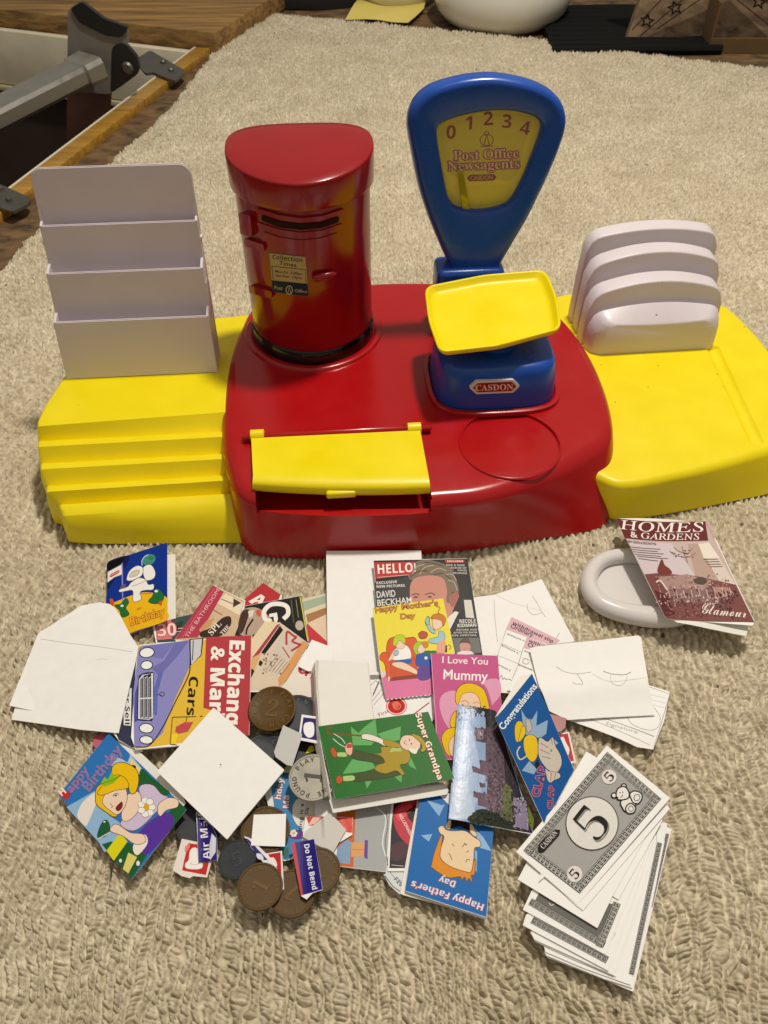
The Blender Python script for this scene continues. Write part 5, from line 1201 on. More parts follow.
sheet('postcard', 'glossy postcard of a castle against pale blue sky', 'postcard', pcs, fz(*Zo)([(130, 68), (415, 105), (700, 990), (62, 905)]), .0004, art=A, ink=mat('postcard_ink', rough=.28, spec=.24, vcol=True, mottle=.08, mscale=500, coat=.0, bump=.25, bscale=160), group=CARDS)
# --- congratulations card
A = Art(*Zp)
A.poly('#0f5296', [(300, 55), (418, 318), (570, 672), (380, 1018), (68, 345)])
for p in ([(232, 285), (262, 340), (300, 350), (335, 292), (328, 390), (402, 352), (392, 440), (350, 470), (250, 440)], [(283, 615), (332, 668), (312, 700), (236, 676)], [(428, 462), (470, 500), (440, 520)]): A.poly('#8ea9c4', p)
A.blob('#dcb818', [(190, 400), (210, 360), (240, 370), (245, 420), (215, 490), (195, 480)], '#5a4408', 3).blob('#e0bc1c', [(235, 400), (255, 395), (258, 440), (225, 490), (215, 480)], '#5a4408', 3).blob('#e0bc1c', [(250, 470), (290, 445), (330, 470), (340, 560), (310, 620), (275, 600), (250, 540)], '#5a4408', 3)
A.line('#d8ccA0'.lower(), 7, [(262, 340), (285, 360), (300, 420)], True).line('#d8cc90', 8, [(225, 520), (205, 560), (225, 605), (270, 580)], True).blob('#b8b4b0', [(262, 350), (285, 352), (300, 410), (270, 430)], '#5a5a60', 3)
A.blob('#c8bcb0', [(340, 500), (352, 462), (400, 490), (432, 460), (452, 520), (485, 580), (490, 640), (455, 690), (395, 665), (345, 590)], '#2c2a30', 4)
for p in ([(355, 500), (405, 530)], [(350, 540), (415, 570)], [(365, 585), (420, 600)], [(425, 470), (430, 510)]): A.line('#2c2a30', 3, p)
A.blob('#c8bcb0', [(385, 660), (410, 680), (470, 690), (480, 720), (440, 740), (420, 755), (400, 740), (390, 700)], '#2c2a30', 3).line('#2c2a30', 3, [(425, 690), (418, 745)]).line('#2c2a30', 3, [(450, 692), (445, 730)]).ell('#3a8a78', 424, 548, 6, 8).poly('#1a1418', [(318, 640), (335, 600), (350, 640), (330, 668)])
T = Art(*Zp).textw('#eef0f0', 'Congratulations', 116, 420, 335, 140, 44, off=.02)
T.textw('#1c4a88', BD('CLAP'), 345, 850, 392, 660, 50, ol='#e86a4a', olw=.05).textw('#1c4a88', BD('CLAP'), 432, 925, 442, 775, 34, ol='#e86a4a', olw=.05)
pg = P3((495, 716, .0310), (532, 674, .0300), (543, 823, .0175))
lfp = fz(*Zp)([(60, 335), (225, 62), (290, 58), (300, 55), (68, 345)])
sheet('greetings_card', 'blue Congratulations card with a gold trophy and clapping hands', 'card', pg, fz(*Zp)([(300, 55), (418, 318), (572, 672), (380, 1022), (68, 345)]), art=A, text=T, ink=INKG, group=CARDS, leaf=(P3((495, 720, .0285), (520, 675, .0240), (500, 670, .024)), fz(*Zp)([(62, 338), (225, 68), (298, 58), (200, 200)])))
# --- red dark item and small stamp under it
sheet('paper_slip', 'dark red card edge between the Congratulations card and the folded sheet', 'paper', Plane(z=.010), fz(*Zp)([(405, 310), (520, 340), (515, 400), (480, 430), (440, 420)]), .0006, m=mat('dark_red_card', '#8a1420', .35))
A = Art(*Zp).poly('#ece6e0', [(440, 445), (538, 428), (582, 622), (500, 640)]).poly('#b81c1c', [(462, 448), (530, 438), (570, 614), (520, 622)]).blob('#ece4dc', [(478, 475), (500, 460), (520, 500), (540, 540), (530, 580), (505, 560), (495, 510)])
sheet('sticker', 'small red stamp sticker right of the Congratulations card', 'sticker', Plane(z=.006), fz(*Zp)([(430, 448), (538, 427), (583, 624), (490, 645)]), .0003, art=A, ink=INKG, group='red and blue stamp stickers')
# --- fathers day card and what lies under it
A = Art(*Zn)
A.poly('#0a66b0', [(255, 52), (385, 38), (525, 180), (728, 245), (680, 820), (160, 645)])
for p in ([(296, 62), (395, 98), (415, 90), (378, 168)], [(262, 290), (335, 282), (312, 330)], [(600, 240), (660, 300), (715, 392), (640, 370)], [(608, 380), (622, 400), (618, 530), (604, 500)]): A.poly('#8ab4dc', p)
A.blob('#dc8a10', [(330, 480), (345, 410), (385, 300), (400, 300), (388, 430), (440, 480), (560, 520), (610, 440), (604, 545), (585, 540), (590, 600), (570, 565), (552, 588), (545, 555), (518, 582), (515, 555), (430, 560), (330, 495)], '#5a3408', 4)
A.blob('#e8cca4', [(372, 245), (400, 228), (425, 255), (470, 262), (545, 262), (600, 300), (642, 330), (638, 365), (606, 372), (600, 440), (585, 520), (555, 525), (450, 490), (390, 440), (388, 380), (410, 300), (385, 280)], '#4a3420', 4)
A.blob('#201814', [(450, 250), (455, 200), (520, 190), (575, 230), (575, 272), (520, 235), (480, 240)]).blob('#e8cca4', [(420, 240), (440, 190), (455, 200), (448, 250)], '#4a3420', 3).blob('#e8cca4', [(575, 215), (600, 235), (620, 300), (580, 275)], '#4a3420', 3)
A.line('#3a2a1c', 4, [(440, 405), (450, 420), (460, 448)], True).line('#3a2a1c', 4, [(548, 465), (560, 445), (575, 450)], True).line('#3a2a1c', 4, [(525, 365), (545, 345), (555, 355), (540, 340)], True).line('#3a2a1c', 4, [(460, 345), (475, 360)]).line('#3a2a1c', 4, [(552, 398), (568, 390)])
T = Art(*Zn)
T.textw('#e0e4f0', BD("Happy Father's"), 672, 735, 208, 580, 42, ol='#c85a50', olw=.045)
T.textw('#e0e4f0', BD("Day"), 492, 588, 385, 552, 40, ol='#c85a50', olw=.045)
T.line('#e8e4dc', 3, [(165, 648), (678, 815)])
sheet('greetings_card', 'blue Happy Father\'s Day card, upside down, with an orange-haired head', 'card', P3((420, 799, .0115), (494, 828, .0110), (404, 890, .0080)), fz(*Zn)([(255, 52), (350, 20), (440, 20), (728, 240), (682, 822), (160, 645)]), art=A, text=T, ink=INKG, group=CARDS, leaf=(P3((418, 800, .0070), (404, 893, .0060), (484, 917, .0055)), fz(*Zn)([(240, 60), (128, 662), (150, 672), (410, 742), (668, 828), (690, 760), (300, 200)])))
A = Art(*Zn).poly('#221c1e', [(78, 90), (300, 40), (260, 500), (60, 500)]).blob('#c02c3c', [(85, 160), (110, 105), (180, 70), (300, 50), (300, 300), (200, 360), (110, 270)]).poly('#e04a54', [(95, 160), (130, 110), (200, 90), (220, 130), (120, 200)]).poly('#1c1414', [(168, 140), (230, 92), (250, 110), (220, 160), (210, 210), (180, 180)]).line('#d84450', 4, [(175, 150), (235, 108)]).textw('#f0d8d0', BD('MILLIONAIRE'), 118, 158, 195, 300, 20).blob('#4a2a30', [(75, 360), (150, 330), (190, 380), (150, 440), (80, 450)]).line('#c8c4c0', 4, [(72, 480), (150, 488)])
A.poly('#34565c', [(50, 80), (85, 76), (80, 130), (40, 150)])
sheet('magazine', 'dark booklet with a round red badge, left of the Father\'s Day card', 'magazine', Plane(z=.0048), fz(*Zn)([(60, 80), (320, 40), (300, 520), (50, 520)]), .0008, art=A, ink=INKG, group=MAGS)
A = Art(*Zn).line('#4a4c50', 5, [(30, 548), (85, 620), (130, 650)]).textw('#55585c', BD('FIVE'), 85, 570, 150, 640, 26).line('#8a8c8c', 4, [(60, 520), (120, 590), (160, 600)], True)
sheet('token', 'many-sided silvery grey token under the Father\'s Day card', 'coin', Plane(z=.0040), fz(*Zn)([(40, 480), (22, 540), (60, 610), (130, 672), (260, 640), (260, 500)]), .0016, m=mat('grey_card_token', '#8c8e8e', .4, metal=.3), art=A, ink=INK)
# grey magazine with orange figures
A = Art(*Zk).poly('#a4a6a6', [(500, 380), (720, 350), (690, 722), (430, 690)]).poly('#c86428', [(420, 400), (524, 385), (512, 700), (425, 690)]).poly('#7fa0c0', [(425, 590), (480, 540), (498, 560), (494, 680), (415, 672)]).poly('#d8a060', [(500, 560), (575, 565), (572, 640), (500, 640)]).poly('#6a3c98', [(575, 548), (592, 550), (590, 652), (570, 650)]).line('#a06a38', 3, [(505, 600), (572, 604)])
for _ in range(24): x, y = rg.uniform(540, 690), rg.uniform(390, 700); A.line('#b6b8b8', 2, [(x, y), (x + rg.uniform(-8, 8), y + rg.uniform(5, 25))])
A.line('#d8dcdc', 8, [(640, 370), (690, 430), (672, 560), (690, 640)], True).line('#6a7474', 4, [(690, 380), (700, 470), (688, 560), (700, 680)], True)
sheet('magazine', 'grey magazine with an orange and blue cartoon strip, under the green card', 'magazine', Plane(z=.0058), fz(*Zk)([(300, 330), (735, 330), (712, 560), (690, 724), (425, 692), (300, 640)]), .0010, art=A, ink=INKG, group=MAGS)
# blue birthday Ma card
A = Art(*Zk).poly('#4a8cc0', [(60, 250), (130, 170), (240, 175), (230, 600), (150, 660), (120, 650)]).ell('#ece8e0', 235, 400, 58, 85, -8, '#8a8a80', 2)
A.poly('#dcd8cc', [(250, 340), (330, 345), (370, 420), (240, 520), (235, 430)]).poly('#98b8c8', [(300, 350), (400, 345), (395, 420), (310, 410)]).poly('#c04838', [(330, 350), (372, 338), (362, 372)]).ell('#6a3c90', 200, 520, 45, 26, 0).poly('#3c7a70', [(120, 600), (160, 590), (155, 640), (135, 660)])
for k in range(6): A.ell('#f0ece0', 185 + 13 * math.cos(k), 512 + 13 * math.sin(k), 8, 8)
A.ell('#d8b020', 185, 512, 6, 6)
T = Art(*Zk).textw('#f0ece0', BD('hday'), 112, 330, 130, 212, 30, ol='#c85a40', olw=.05).textw('#f0ece0', BD('Ma'), 158, 378, 160, 305, 32, ol='#c85a40', olw=.05).textw('#3a3a38', 'ring it s', 228, 500, 240, 350, 20, off=.01).textw('#3a3a38', 'Oz', 262, 410, 268, 372, 18, off=.01)
sheet('greetings_card', 'light blue birthday Ma card mostly hidden beneath coins, by the silver pound', 'card', Plane(z=.0042), fz(*Zk)([(20, 270), (130, 165), (400, 190), (400, 500), (230, 640), (130, 665), (100, 560)]), art=A, text=T, ink=INK, group=CARDS)
sheet('paper_slip', 'pale cream slip corner above the birthday Ma card', 'paper', Plane(z=.0066), fz(*Zk)([(110, 150), (150, 130), (190, 150), (190, 178), (130, 178)]), .0003, m=mat('cream_paper', '#dccfa4', .7))
sheet('paper_slip', 'tiny bright yellow paper corner beside the silver pound coin', 'paper', Plane(z=.0068), fz(*Zk)([(270, 35), (290, 30), (300, 60), (250, 75)]), .0003, m=mat('lemon_paper', '#d8d010', .6))
# shiny red sticker turned over
A = Art(*Zk).poly('#c8382c', [(252, 420), (360, 420), (330, 470), (270, 470)]).poly('#d84838', [(400, 425), (508, 425), (506, 510), (470, 505)]).poly('#f0c0b0', [(290, 425), (340, 425), (300, 460), (262, 470)])
sheet('sticker', 'shiny red stamp sheet corner under a white peeled label, above the Do Not Bend sticker', 'sticker', Plane(z=.0074), fz(*Zk)([(250, 418), (510, 424), (506, 520), (440, 560), (235, 520)]), .0003, art=A, ink=mat('postcard_ink'), group='red and blue stamp stickers')
sheet('sticker', 'white peeled label lying diagonally over the shiny red stamp sheet', 'sticker', P3((300, 830, .009), (330, 820, .0105), (335, 850, .008)), fz(*Zk)([(380, 400), (425, 440), (472, 492), (400, 620), (310, 575), (232, 530), (250, 500)]), .0003, m=mat('label_back', '#cfcbc6', .5))

# --- letters and slips on the right
A = Art(*Zq).line('#c4beb4', 2, [(200, 160), (300, 210), (480, 260)]).line('#9a9488', 2.5, [(185, 190), (190, 300), (208, 460)]).line('#9a9488', 2.5, [(430, 165), (460, 210), (490, 265), (515, 300)], True).line('#9a9488', 2.5, [(398, 215), (400, 250), (425, 280), (455, 285), (495, 272)], True).line('#7a746c', 3, [(605, 402), (582, 440)])
sheet('blank_sheet', 'large white drawn-on sheet standing out at the back, right of the red masthead magazine', 'paper', P3((470, 598, .0040), (545, 580, .0050), (572, 640, .0040)), fz(*Zq)([(40, 178), (190, 158), (490, 58), (560, 190), (700, 450), (500, 640), (100, 640)]), .0004, art=A, ink=INKM, group=SHEETS)
def slip(fr_, art_pts, head, label, z):
    pass
A = Art(*Zq).poly('#ddb4c0', [(298, 300), (610, 450), (560, 490), (262, 380)]).line('#8a8880', 2, [(262, 385), (205, 560), (170, 700)]).line('#8a8880', 2, [(232, 470), (370, 530)]).line('#8a8880', 2, [(205, 545), (340, 600)]).line('#8a8880', 2, [(372, 500), (330, 640)])
T = Art(*Zq).textw('#3a2c34', BD('withdrawal slip'), 302, 346, 560, 468, 20).textw('#3a2c34', 'Ordinary', 288, 368, 430, 430, 28, off=.01).textw('#55504c', 'account n.', 268, 412, 385, 462, 12, off=.01).textw('#55504c', 'account n.', 232, 484, 345, 540, 12, off=.01).textw('#55504c', 'amount £', 212, 610, 290, 650, 12, off=.01)
T.line('#45403c', 3, [(222, 690), (235, 675), (240, 700), (255, 690), (262, 700), (285, 700), (310, 720)], True)
sheet('withdrawal_slip', 'lower withdrawal slip with a pink heading, left of the other slip', 'form', P3((505, 620, .0062), (545, 645, .0062), (490, 700, .0095)), fz(*Zq)([(298, 300), (610, 450), (560, 640), (470, 800), (150, 780), (215, 520)]), .0003, art=A, text=T, ink=INKM, group='withdrawal slips')
A = Art(*Zq).poly('#ddb4c0', [(395, 430), (580, 500), (560, 540), (372, 500)]).line('#8a8880', 2, [(372, 505), (340, 610), (300, 700)]).line('#8a8880', 2, [(340, 600), (440, 650)]).line('#8a8880', 2, [(368, 560), (440, 590)])
T = Art(*Zq).textw('#3a2c34', BD('withdrawal'), 405, 460, 590, 540, 20).textw('#3a2c34', 'Ord', 396, 486, 470, 520, 26, off=.01).textw('#55504c', 'account', 378, 520, 470, 560, 12, off=.01).textw('#55504c', 'amount', 342, 610, 430, 645, 12, off=.01).line('#55504c', 2.5, [(405, 572), (378, 570), (370, 590), (392, 604), (412, 590)], True)
sheet('withdrawal_slip', 'upper withdrawal slip, its pink heading tucked under the folded sheet corner', 'form', P3((525, 640, .0078), (545, 650, .0078), (510, 690, .0105)), fz(*Zq)([(395, 430), (600, 500), (560, 660), (440, 800), (270, 770), (330, 640)]), .0003, art=A, text=T, ink=INKM, group='withdrawal slips')
A = Art(*Zr).line('#8f8a82', 2, [(610, 290), (718, 335), (640, 590)]).line('#8f8a82', 2, [(622, 325), (635, 400)]).line('#8f8a82', 2, [(330, 450), (620, 580), (640, 540), (350, 430)]).line('#8f8a82', 2, [(640, 398), (670, 450), (655, 500), (610, 510), (540, 485), (508, 440)], True).textw('#b4aea4', 'Signature', 405, 480, 560, 528, 16)
for k in range(3): A.line('#c4beb4', 1.5, [(625, 335 + 25 * k), (700, 355 + 25 * k)])
sheet('withdrawal_slip', 'plain form with an empty signature box, sticking out beneath the folded sheet', 'form', Plane(z=.0055, bend=(.35, .94, lambda t: .0018 * math.sin(t * .05))), fz(*Zr)([(560, 260), (610, 282), (718, 322), (690, 460), (638, 600), (560, 590), (470, 550), (240, 458), (300, 300)]), .0004, art=A, ink=INKM, group='withdrawal slips')
A = Art(*Zr).line('#8a847c', 2.2, [(175, 200), (210, 225), (270, 238), (340, 230)], True).line('#8a847c', 2.2, [(272, 238), (285, 262), (298, 290), (270, 292), (248, 286)], True).line('#6a645c', 3, [(398, 226), (440, 242), (500, 246), (530, 232)], True).line('#b4aea4', 2, [(432, 250), (436, 285), (470, 300), (500, 285), (512, 250)], True).line('#9a948c', 2.5, [(90, 100), (300, 78)]).line('#c8c2b8', 2, [(345, 240), (430, 280), (600, 262)], True)
out = fz(*Zr)([(46, 110), (120, 96), (330, 78), (568, 50), (582, 60), (596, 160), (612, 290), (648, 432), (400, 444), (230, 456), (140, 415), (90, 300)])
sheet('folded_sheet', 'folded white sheet with pencil doodles, right of the slips and above the banknotes', 'paper', Plane(pts=[(530, 645, .013), (640, 637, .014), (600, 718, .0085)], bend=(.12, .99, lambda t: .003 * max(0, 1 - abs((t - 748) / 45.0)) ** 1.3 if False else .0026 * math.exp(-((t - 752) / 16.0) ** 2))), out, .0008, art=A, ink=INKM, group=SHEETS)

# --- homes magazine, propped on the dish
A = Art(*Zu)
hp = P3((617, 517, .028), (706, 520, .026), (668, 614, .024))
A.poly('#c4b0a8', [(34, 36), (490, 60), (735, 585), (290, 545)])
A.poly('#6a2c2c', [(34, 36), (486, 62), (502, 160), (78, 138)])
A.poly('#d8c8bc', [(440, 170), (505, 165), (640, 390), (560, 380)]).poly('#b89c90', [(400, 170), (450, 170), (560, 370), (500, 370), (440, 330)]).poly('#cfc0c4', [(90, 145), (320, 160), (440, 330), (300, 320), (180, 320)]).poly('#e6dcd0', [(455, 175), (505, 172), (560, 250), (480, 245)])
A.poly('#7a4a46', [(180, 320), (260, 310), (440, 330), (640, 390), (735, 585), (290, 545)])
A.poly('#a88880', [(250, 330), (400, 320), (520, 360), (500, 400), (300, 390)]).poly('#8a6a68', [(290, 390), (520, 400), (560, 470), (340, 460)]).poly('#5a2c30', [(230, 400), (290, 420), (340, 520), (290, 540)]).poly('#b08478', [(520, 390), (600, 400), (640, 440), (560, 450)])
speck(A, '#5c3434', 150, 300, 390, 620, 540, 5); speck(A, '#c8aca4', 120, 240, 330, 600, 480, 4); speck(A, '#8a6460', 160, 290, 330, 610, 540, 5); speck(A, '#4a2828', 50, 560, 420, 650, 560, 6); speck(A, '#d8c0b8', 40, 480, 440, 560, 480, 4)
for _k in range(9): _x = 300 + _k * 38; A.line('#4a2c2c', 3, [(_x, 425 + 5 * (_k % 3)), (_x + 8, 480), (_x + 30, 482)]); A.line('#d8c4bc', 2.5, [(_x + 5, 400), (_x + 14, 440)])
A.blob('#7a3a34', [(250, 310), (258, 260), (272, 240), (285, 270), (310, 290), (320, 315)]).blob('#5a4a3c', [(430, 350), (470, 338), (500, 360), (480, 378), (445, 370)])
A.line('#8a7468', 4, [(370, 180), (400, 262)]).line('#8a7468', 4, [(310, 200), (340, 222), (400, 235), (440, 215)], True).line('#8a7468', 3, [(330, 180), (352, 200), (400, 215), (425, 190)], True)
for k in range(14): A.ell('#5c4a44', 320 + rg.uniform(0, 120), 190 + rg.uniform(0, 50), 5, 3, n=6)
A.line('#d8ccc8', 8, [(240, 360), (262, 352), (300, 400)], True).poly('#caa0a8', [(492, 60), (510, 90), (540, 150), (528, 150), (486, 64)])
T = Art(*Zu).textw('#f0e8e0', '𝐻𝑂𝑀𝐸𝑆', 60, 92, 488, 114, 48, shear=-.2, off=.004).textw('#f0e8e0', '& 𝐺𝐴𝑅𝐷𝐸𝑁𝑆', 108, 132, 462, 152, 31, shear=-.2, off=.006)
T.textw('#4a3840', 'NEW DESIGN & DECORATING', 92, 160, 240, 168, 11, off=.01)
for k in range(4): T.line('#5c4a50', 2.5, [(105 + k * 8, 182 + k * 12), (262 + k * 8 - 20 * (k % 2), 190 + k * 12)])
for k in range(2): T.line('#5c4a50', 2.5, [(140 + k * 8, 228 + k * 12), (300 - k * 50, 238 + k * 12)])
for k in range(4): T.line('#6a585c', 2.5, [(478 + k * 10, 252 + k * 13), (550 + k * 8, 256 + k * 13)])
T.textw('#f0e0d8', '𝓖𝓵𝓪𝓶𝓸𝓾𝓻', 462, 520, 690, 560, 54, off=-.002)
hp = Plane(pts=[(617, 517, .030), (706, 520, .024), (668, 614, .026)], bend=(.98, -.32, lambda t: -.003 * math.cos((t - 470) * .035)))
bk = Plane(pts=[(617, 517, .0195), (706, 520, .0175), (668, 616, .0205)], bend=(1, -.3, lambda t: .0015 * math.sin((t - 470) * .05)))
sheet('magazine', 'homes and gardens magazine with a maroon masthead, propped on the white dish', 'magazine', hp, fz(*Zu)([(34, 36), (486, 60), (500, 70), (735, 580), (725, 600), (500, 565), (290, 545)]), .0006, art=A, text=T, ink=INKG, group=MAGS, leaf=(bk, fz(*Zu)([(34, 40), (480, 62), (712, 600), (700, 640), (500, 610), (340, 580), (296, 552)])))
e = COL.objects[-1]

# --- the white dish
dish = empty('white_dish', (0, 0, 0), 'glossy white oval ring dish with a flat floor, under the propped magazine', 'dish')
DW = mat('gloss_white_plastic', '#d9d4d2', .16, .55)
cl_ = [(590, 590), (590, 575), (600, 562), (617, 556.5), (640, 557), (662, 563), (682, 573), (694, 588), (694, 604), (680, 614), (660, 617), (640, 615.5), (618, 611), (600, 603)]
zr_ = .0085
ring = resample([G(x, y, zr_) for x, y in cl_], 90)
cen_ = sum(ring, Vector()) / len(ring); bm = bmesh.new(); rings = []
for i, p in enumerate(ring):
    t_ = (ring[(i + 1) % 90] - ring[i - 1]).normalized(); nn = Vector((-t_.y, t_.x, 0)); r = .0078 + .0014 * math.cos(2 * math.pi * (i - 60) / 90)
    rings.append([p + nn * math.cos(a) * r + UZ * math.sin(a) * min(r, .0078) for a in [2 * math.pi * k / 20 for k in range(20)]])
V_ = [[bm.verts.new(p) for p in r] for r in rings]
for i in range(90):
    for k in range(20): bm.faces.new((V_[i][k], V_[i][(k + 1) % 20], V_[(i + 1) % 90][(k + 1) % 20], V_[(i + 1) % 90][k]))
bmesh.ops.recalc_face_normals(bm, faces=bm.faces); obj('rim', bm, DW, dish, smooth=80)
bm = loft([[Vector((p.x, p.y, z)) for p in ring] for z in (.003, .0055)]); obj('dish_floor', bm, DW, dish); setbase(dish, Vector((cen_.x, cen_.y, 0)))

# ---------------------------------------------------------------- banknotes
NOTE = 'white toy banknotes fanned in a stack'
def key_border(A, ax, ay, bx, by, w, n, c='#2a2826', lc='#bdbab4', side=1):
    "dark band from a to b with pale key pattern"
    dx, dy = bx - ax, by - ay; L = math.hypot(dx, dy); ux, uy = dx / L, dy / L; vx, vy = -uy * side, ux * side
    A.poly(c, [(ax, ay), (bx, by), (bx + vx * w, by + vy * w), (ax + vx * w, ay + vy * w)])
    s = L / n
    for k in range(n):
        q = lambda u, v: (ax + ux * s * (k + u) + vx * w * v, ay + uy * s * (k + u) + vy * w * v)
        A.line(lc, .11 * w, [q(.02, .86), q(.02, .14), q(.80, .14), q(.80, .64), q(.36, .64), q(.36, .40), q(.56, .40)])
    A.line(lc, .085 * w, [(ax + vx * w * .88, ay + vy * w * .88), (bx + vx * w * .88, by + vy * w * .88)])
f_s = Zs
TL, TR, BR_, BL = (438, 25), (724, 262), (305, 745), (28, 505)
def note_art():
    A = Art(*Zs)
    i = lambda u, v: (TL[0] * (1 - u) * (1 - v) + TR[0] * u * (1 - v) + BL[0] * (1 - u) * v + BR_[0] * u * v, TL[1] * (1 - u) * (1 - v) + TR[1] * u * (1 - v) + BL[1] * (1 - u) * v + BR_[1] * u * v)
    a, b, c, d = i(.055, .035), i(.925, .045), i(.93, .93), i(.06, .96)
    A.poly('#a3a19e', [a, b, c, d])
    for p, q, n in ((a, b, 15), (b, c, 26), (c, d, 15), (d, a, 26)): key_border(A, *p, *q, 36, n)
    return A, i
A, i_ = note_art()
A.ell('#dedad4', 370, 378, 118, 120, 0, '#1c1a18', 4, 48).ell('#dedad4', 447, 168, 33, 33).ell('#dedad4', 291, 607, 35, 37)
for p, r in (((300, 450), 40),): pass
A.text('#1a1817', SB('5'), 318, 300, 50 + 0, 1) if False else None
# big numeral: italic serif 5 drawn along the note (reading direction runs down-right to up-left)
A.textw('#8e8a85', SB('5'), 325, 312, 400, 458, 0.1) if False else None
A.text('#cfcbc5', SB('5'), 432, 428, -130, 1) if False else None
A.text('#1a1817', SB('5'), 0, 0, 0, 1) if False else None
bm_, _ = text_geo(SB('5'))
def five(A, cx, cy, h, ang, c, sx=1.0):
    of = -.018 if h > 100 else 0; V, _f = text_geo(SB('5'), of); w = max(v.x for v in V) + min(v.x for v in V); k = h / .7; a = R(ang)
    ux, uy = math.cos(a), math.sin(a); X, Y = w / 2 * k * sx, .35 * k
    A.text(c, SB('5'), cx - (X * ux + Y * uy), cy - (X * uy - Y * ux), ang, h, sx=sx, off=of)
five(A, 374, 384, 160, -52, '#8c8984', 1.1); five(A, 368, 376, 158, -52, '#1a1817', 1.08)
five(A, 447, 167, 44, -52, '#1a1817', 1.1); five(A, 290, 607, 46, -52, '#1a1817', 1.1)
A.poly('#1a1817', [(124, 490), (132, 468), (200, 405), (226, 408), (222, 432), (152, 508), (128, 512)]).textw('#cfcbc5', SB('CASDON'), 150, 496, 216, 424, 24)
TB = '#e6e2dc'; BK = '#1c1a18'
def bear(A):
    A.blob(TB, [(498, 285), (515, 262), (545, 262), (565, 290), (555, 325), (520, 325), (505, 305)], BK, 6)
    A.blob(TB, [(540, 245), (560, 232), (588, 240), (596, 262), (580, 288), (556, 285), (545, 265)], BK, 6).blob(TB, [(525, 300), (545, 288), (565, 305), (560, 328), (535, 334), (522, 320)], BK, 6)
    A.ell(TB, 513, 212, 12, 12, 0, BK, 6).ell(TB, 470, 252, 13, 11, 0, BK, 6)
    A.blob(TB, [(478, 250), (486, 222), (515, 212), (535, 235), (535, 262), (510, 272), (486, 270)], BK, 6).ell(BK, 496, 240, 3, 3).ell(BK, 508, 238, 3, 3).ell(BK, 484, 262, 5, 4).line(BK, 3, [(498, 262), (505, 256), (508, 248)], True)
    A.ell(None, 572, 262, 13, 15, 30, BK, 3).ell(None, 545, 312, 11, 12, 0, BK, 3)
bear(A)
fn = lambda p: fz(*Zs)(p); ft = lambda p: fz(*Zt)(p)
sheet('banknote', 'toy five banknote with a teddy bear, face up on top of the stack', 'banknote', P3((607, 745, .020), (670, 798, .0185), (518, 852, .0165)), fn([TL, TR, BR_, BL]), .0004, art=A, ink=INKM, group=NOTE)
# the rest of the stack, top to bottom
def nt_(pts, z, label, art=None, tilt=0):
    p = Plane(z=z)
    if art: sheet('banknote', label, 'banknote', p, pts, .00035, art=art, ink=INKM, group=NOTE)
    else: sheet('banknote', label, 'banknote', p, pts, .00035, group=NOTE)
nt_(fn([(345, 52), (400, 85), (500, 320), (130, 640), (190, 380), (215, 270)]), .0158, 'blank-backed banknote whose corner shows beside the Congratulations card')
nt_(fn([(35, 505), (300, 748), (330, 770), (722, 310), (650, 200), (300, 200)]), .0150, 'banknote edge directly under the five banknote, blank side up')
nt_(ft([(72, 108), (35, 178), (395, 398), (462, 255), (640, -60), (560, -160), (200, -40)]), .0142, 'blank-backed banknote, third from the top, pointing down left')
nt_(ft([(405, 215), (490, 270), (690, -90), (600, -180), (420, 0)]), .0134, 'blank-backed banknote showing on the right, crossing the greek key strip')
A = Art(*Zt); A.poly('#6c6a67', [(130, 240), (470, 290), (400, 440), (100, 300)]); key_border(A, 82, 292, 418, 490, 34, 15, side=-1); key_border(A, 418, 490, 500, 290, 34, 10, side=-1); A.line('#d8d4ce', 4, [(176, 285), (186, 296), (198, 290)], True)
nt_(ft([(98, 228), (58, 315), (430, 518), (540, 250), (640, 0), (400, -40)]), .0124, 'banknote with a dark corner and greek key border, below the blank-backed ones', A)
A = Art(*Zt); key_border(A, 92, 375, 432, 558, 34, 15, side=-1); A.poly('#e0dcd6', [(240, 350), (480, 420), (440, 480)])
nt_(ft([(72, 338), (58, 385), (445, 592), (560, 260), (650, 0), (500, -40), (300, 200)]), .0115, 'banknote with greek key border along its lower edge, second patterned one', A)
nt_(ft([(92, 415), (110, 450), (470, 612), (590, 260), (672, -80), (560, -100), (300, 300)]), .0104, 'blank-backed banknote under the two patterned ones, edge only')
nt_(ft([(108, 440), (112, 458), (300, 545), (480, 618), (500, 500), (300, 400)]), .0094, 'thin banknote edge low on the left of the stack')
A = Art(*Zt); key_border(A, 536, 606, 664, 10, 24, 27, side=1); key_border(A, 660, -50, 664, 10, 1, 1)
nt_(ft([(150, 470), (160, 505), (330, 578), (545, 655), (600, 400), (690, 0), (712, -75), (650, -95), (500, 100)]), .0086, 'banknote with a vertical greek key strip on the right side', A)
nt_(ft([(155, 505), (165, 522), (420, 625), (552, 668), (640, 300), (700, 0), (500, 200)]), .0078, 'blank-backed banknote near the bottom of the stack')
A = Art(*Zt); key_border(A, 628, 300, 704, -30, 16, 16, side=1)
nt_(ft([(158, 512), (170, 532), (400, 620), (556, 685), (640, 330), (728, -40), (732, -48), (690, -70), (400, 300)]), .0066, 'bottommost banknote with a second dark strip along its right edge', A)

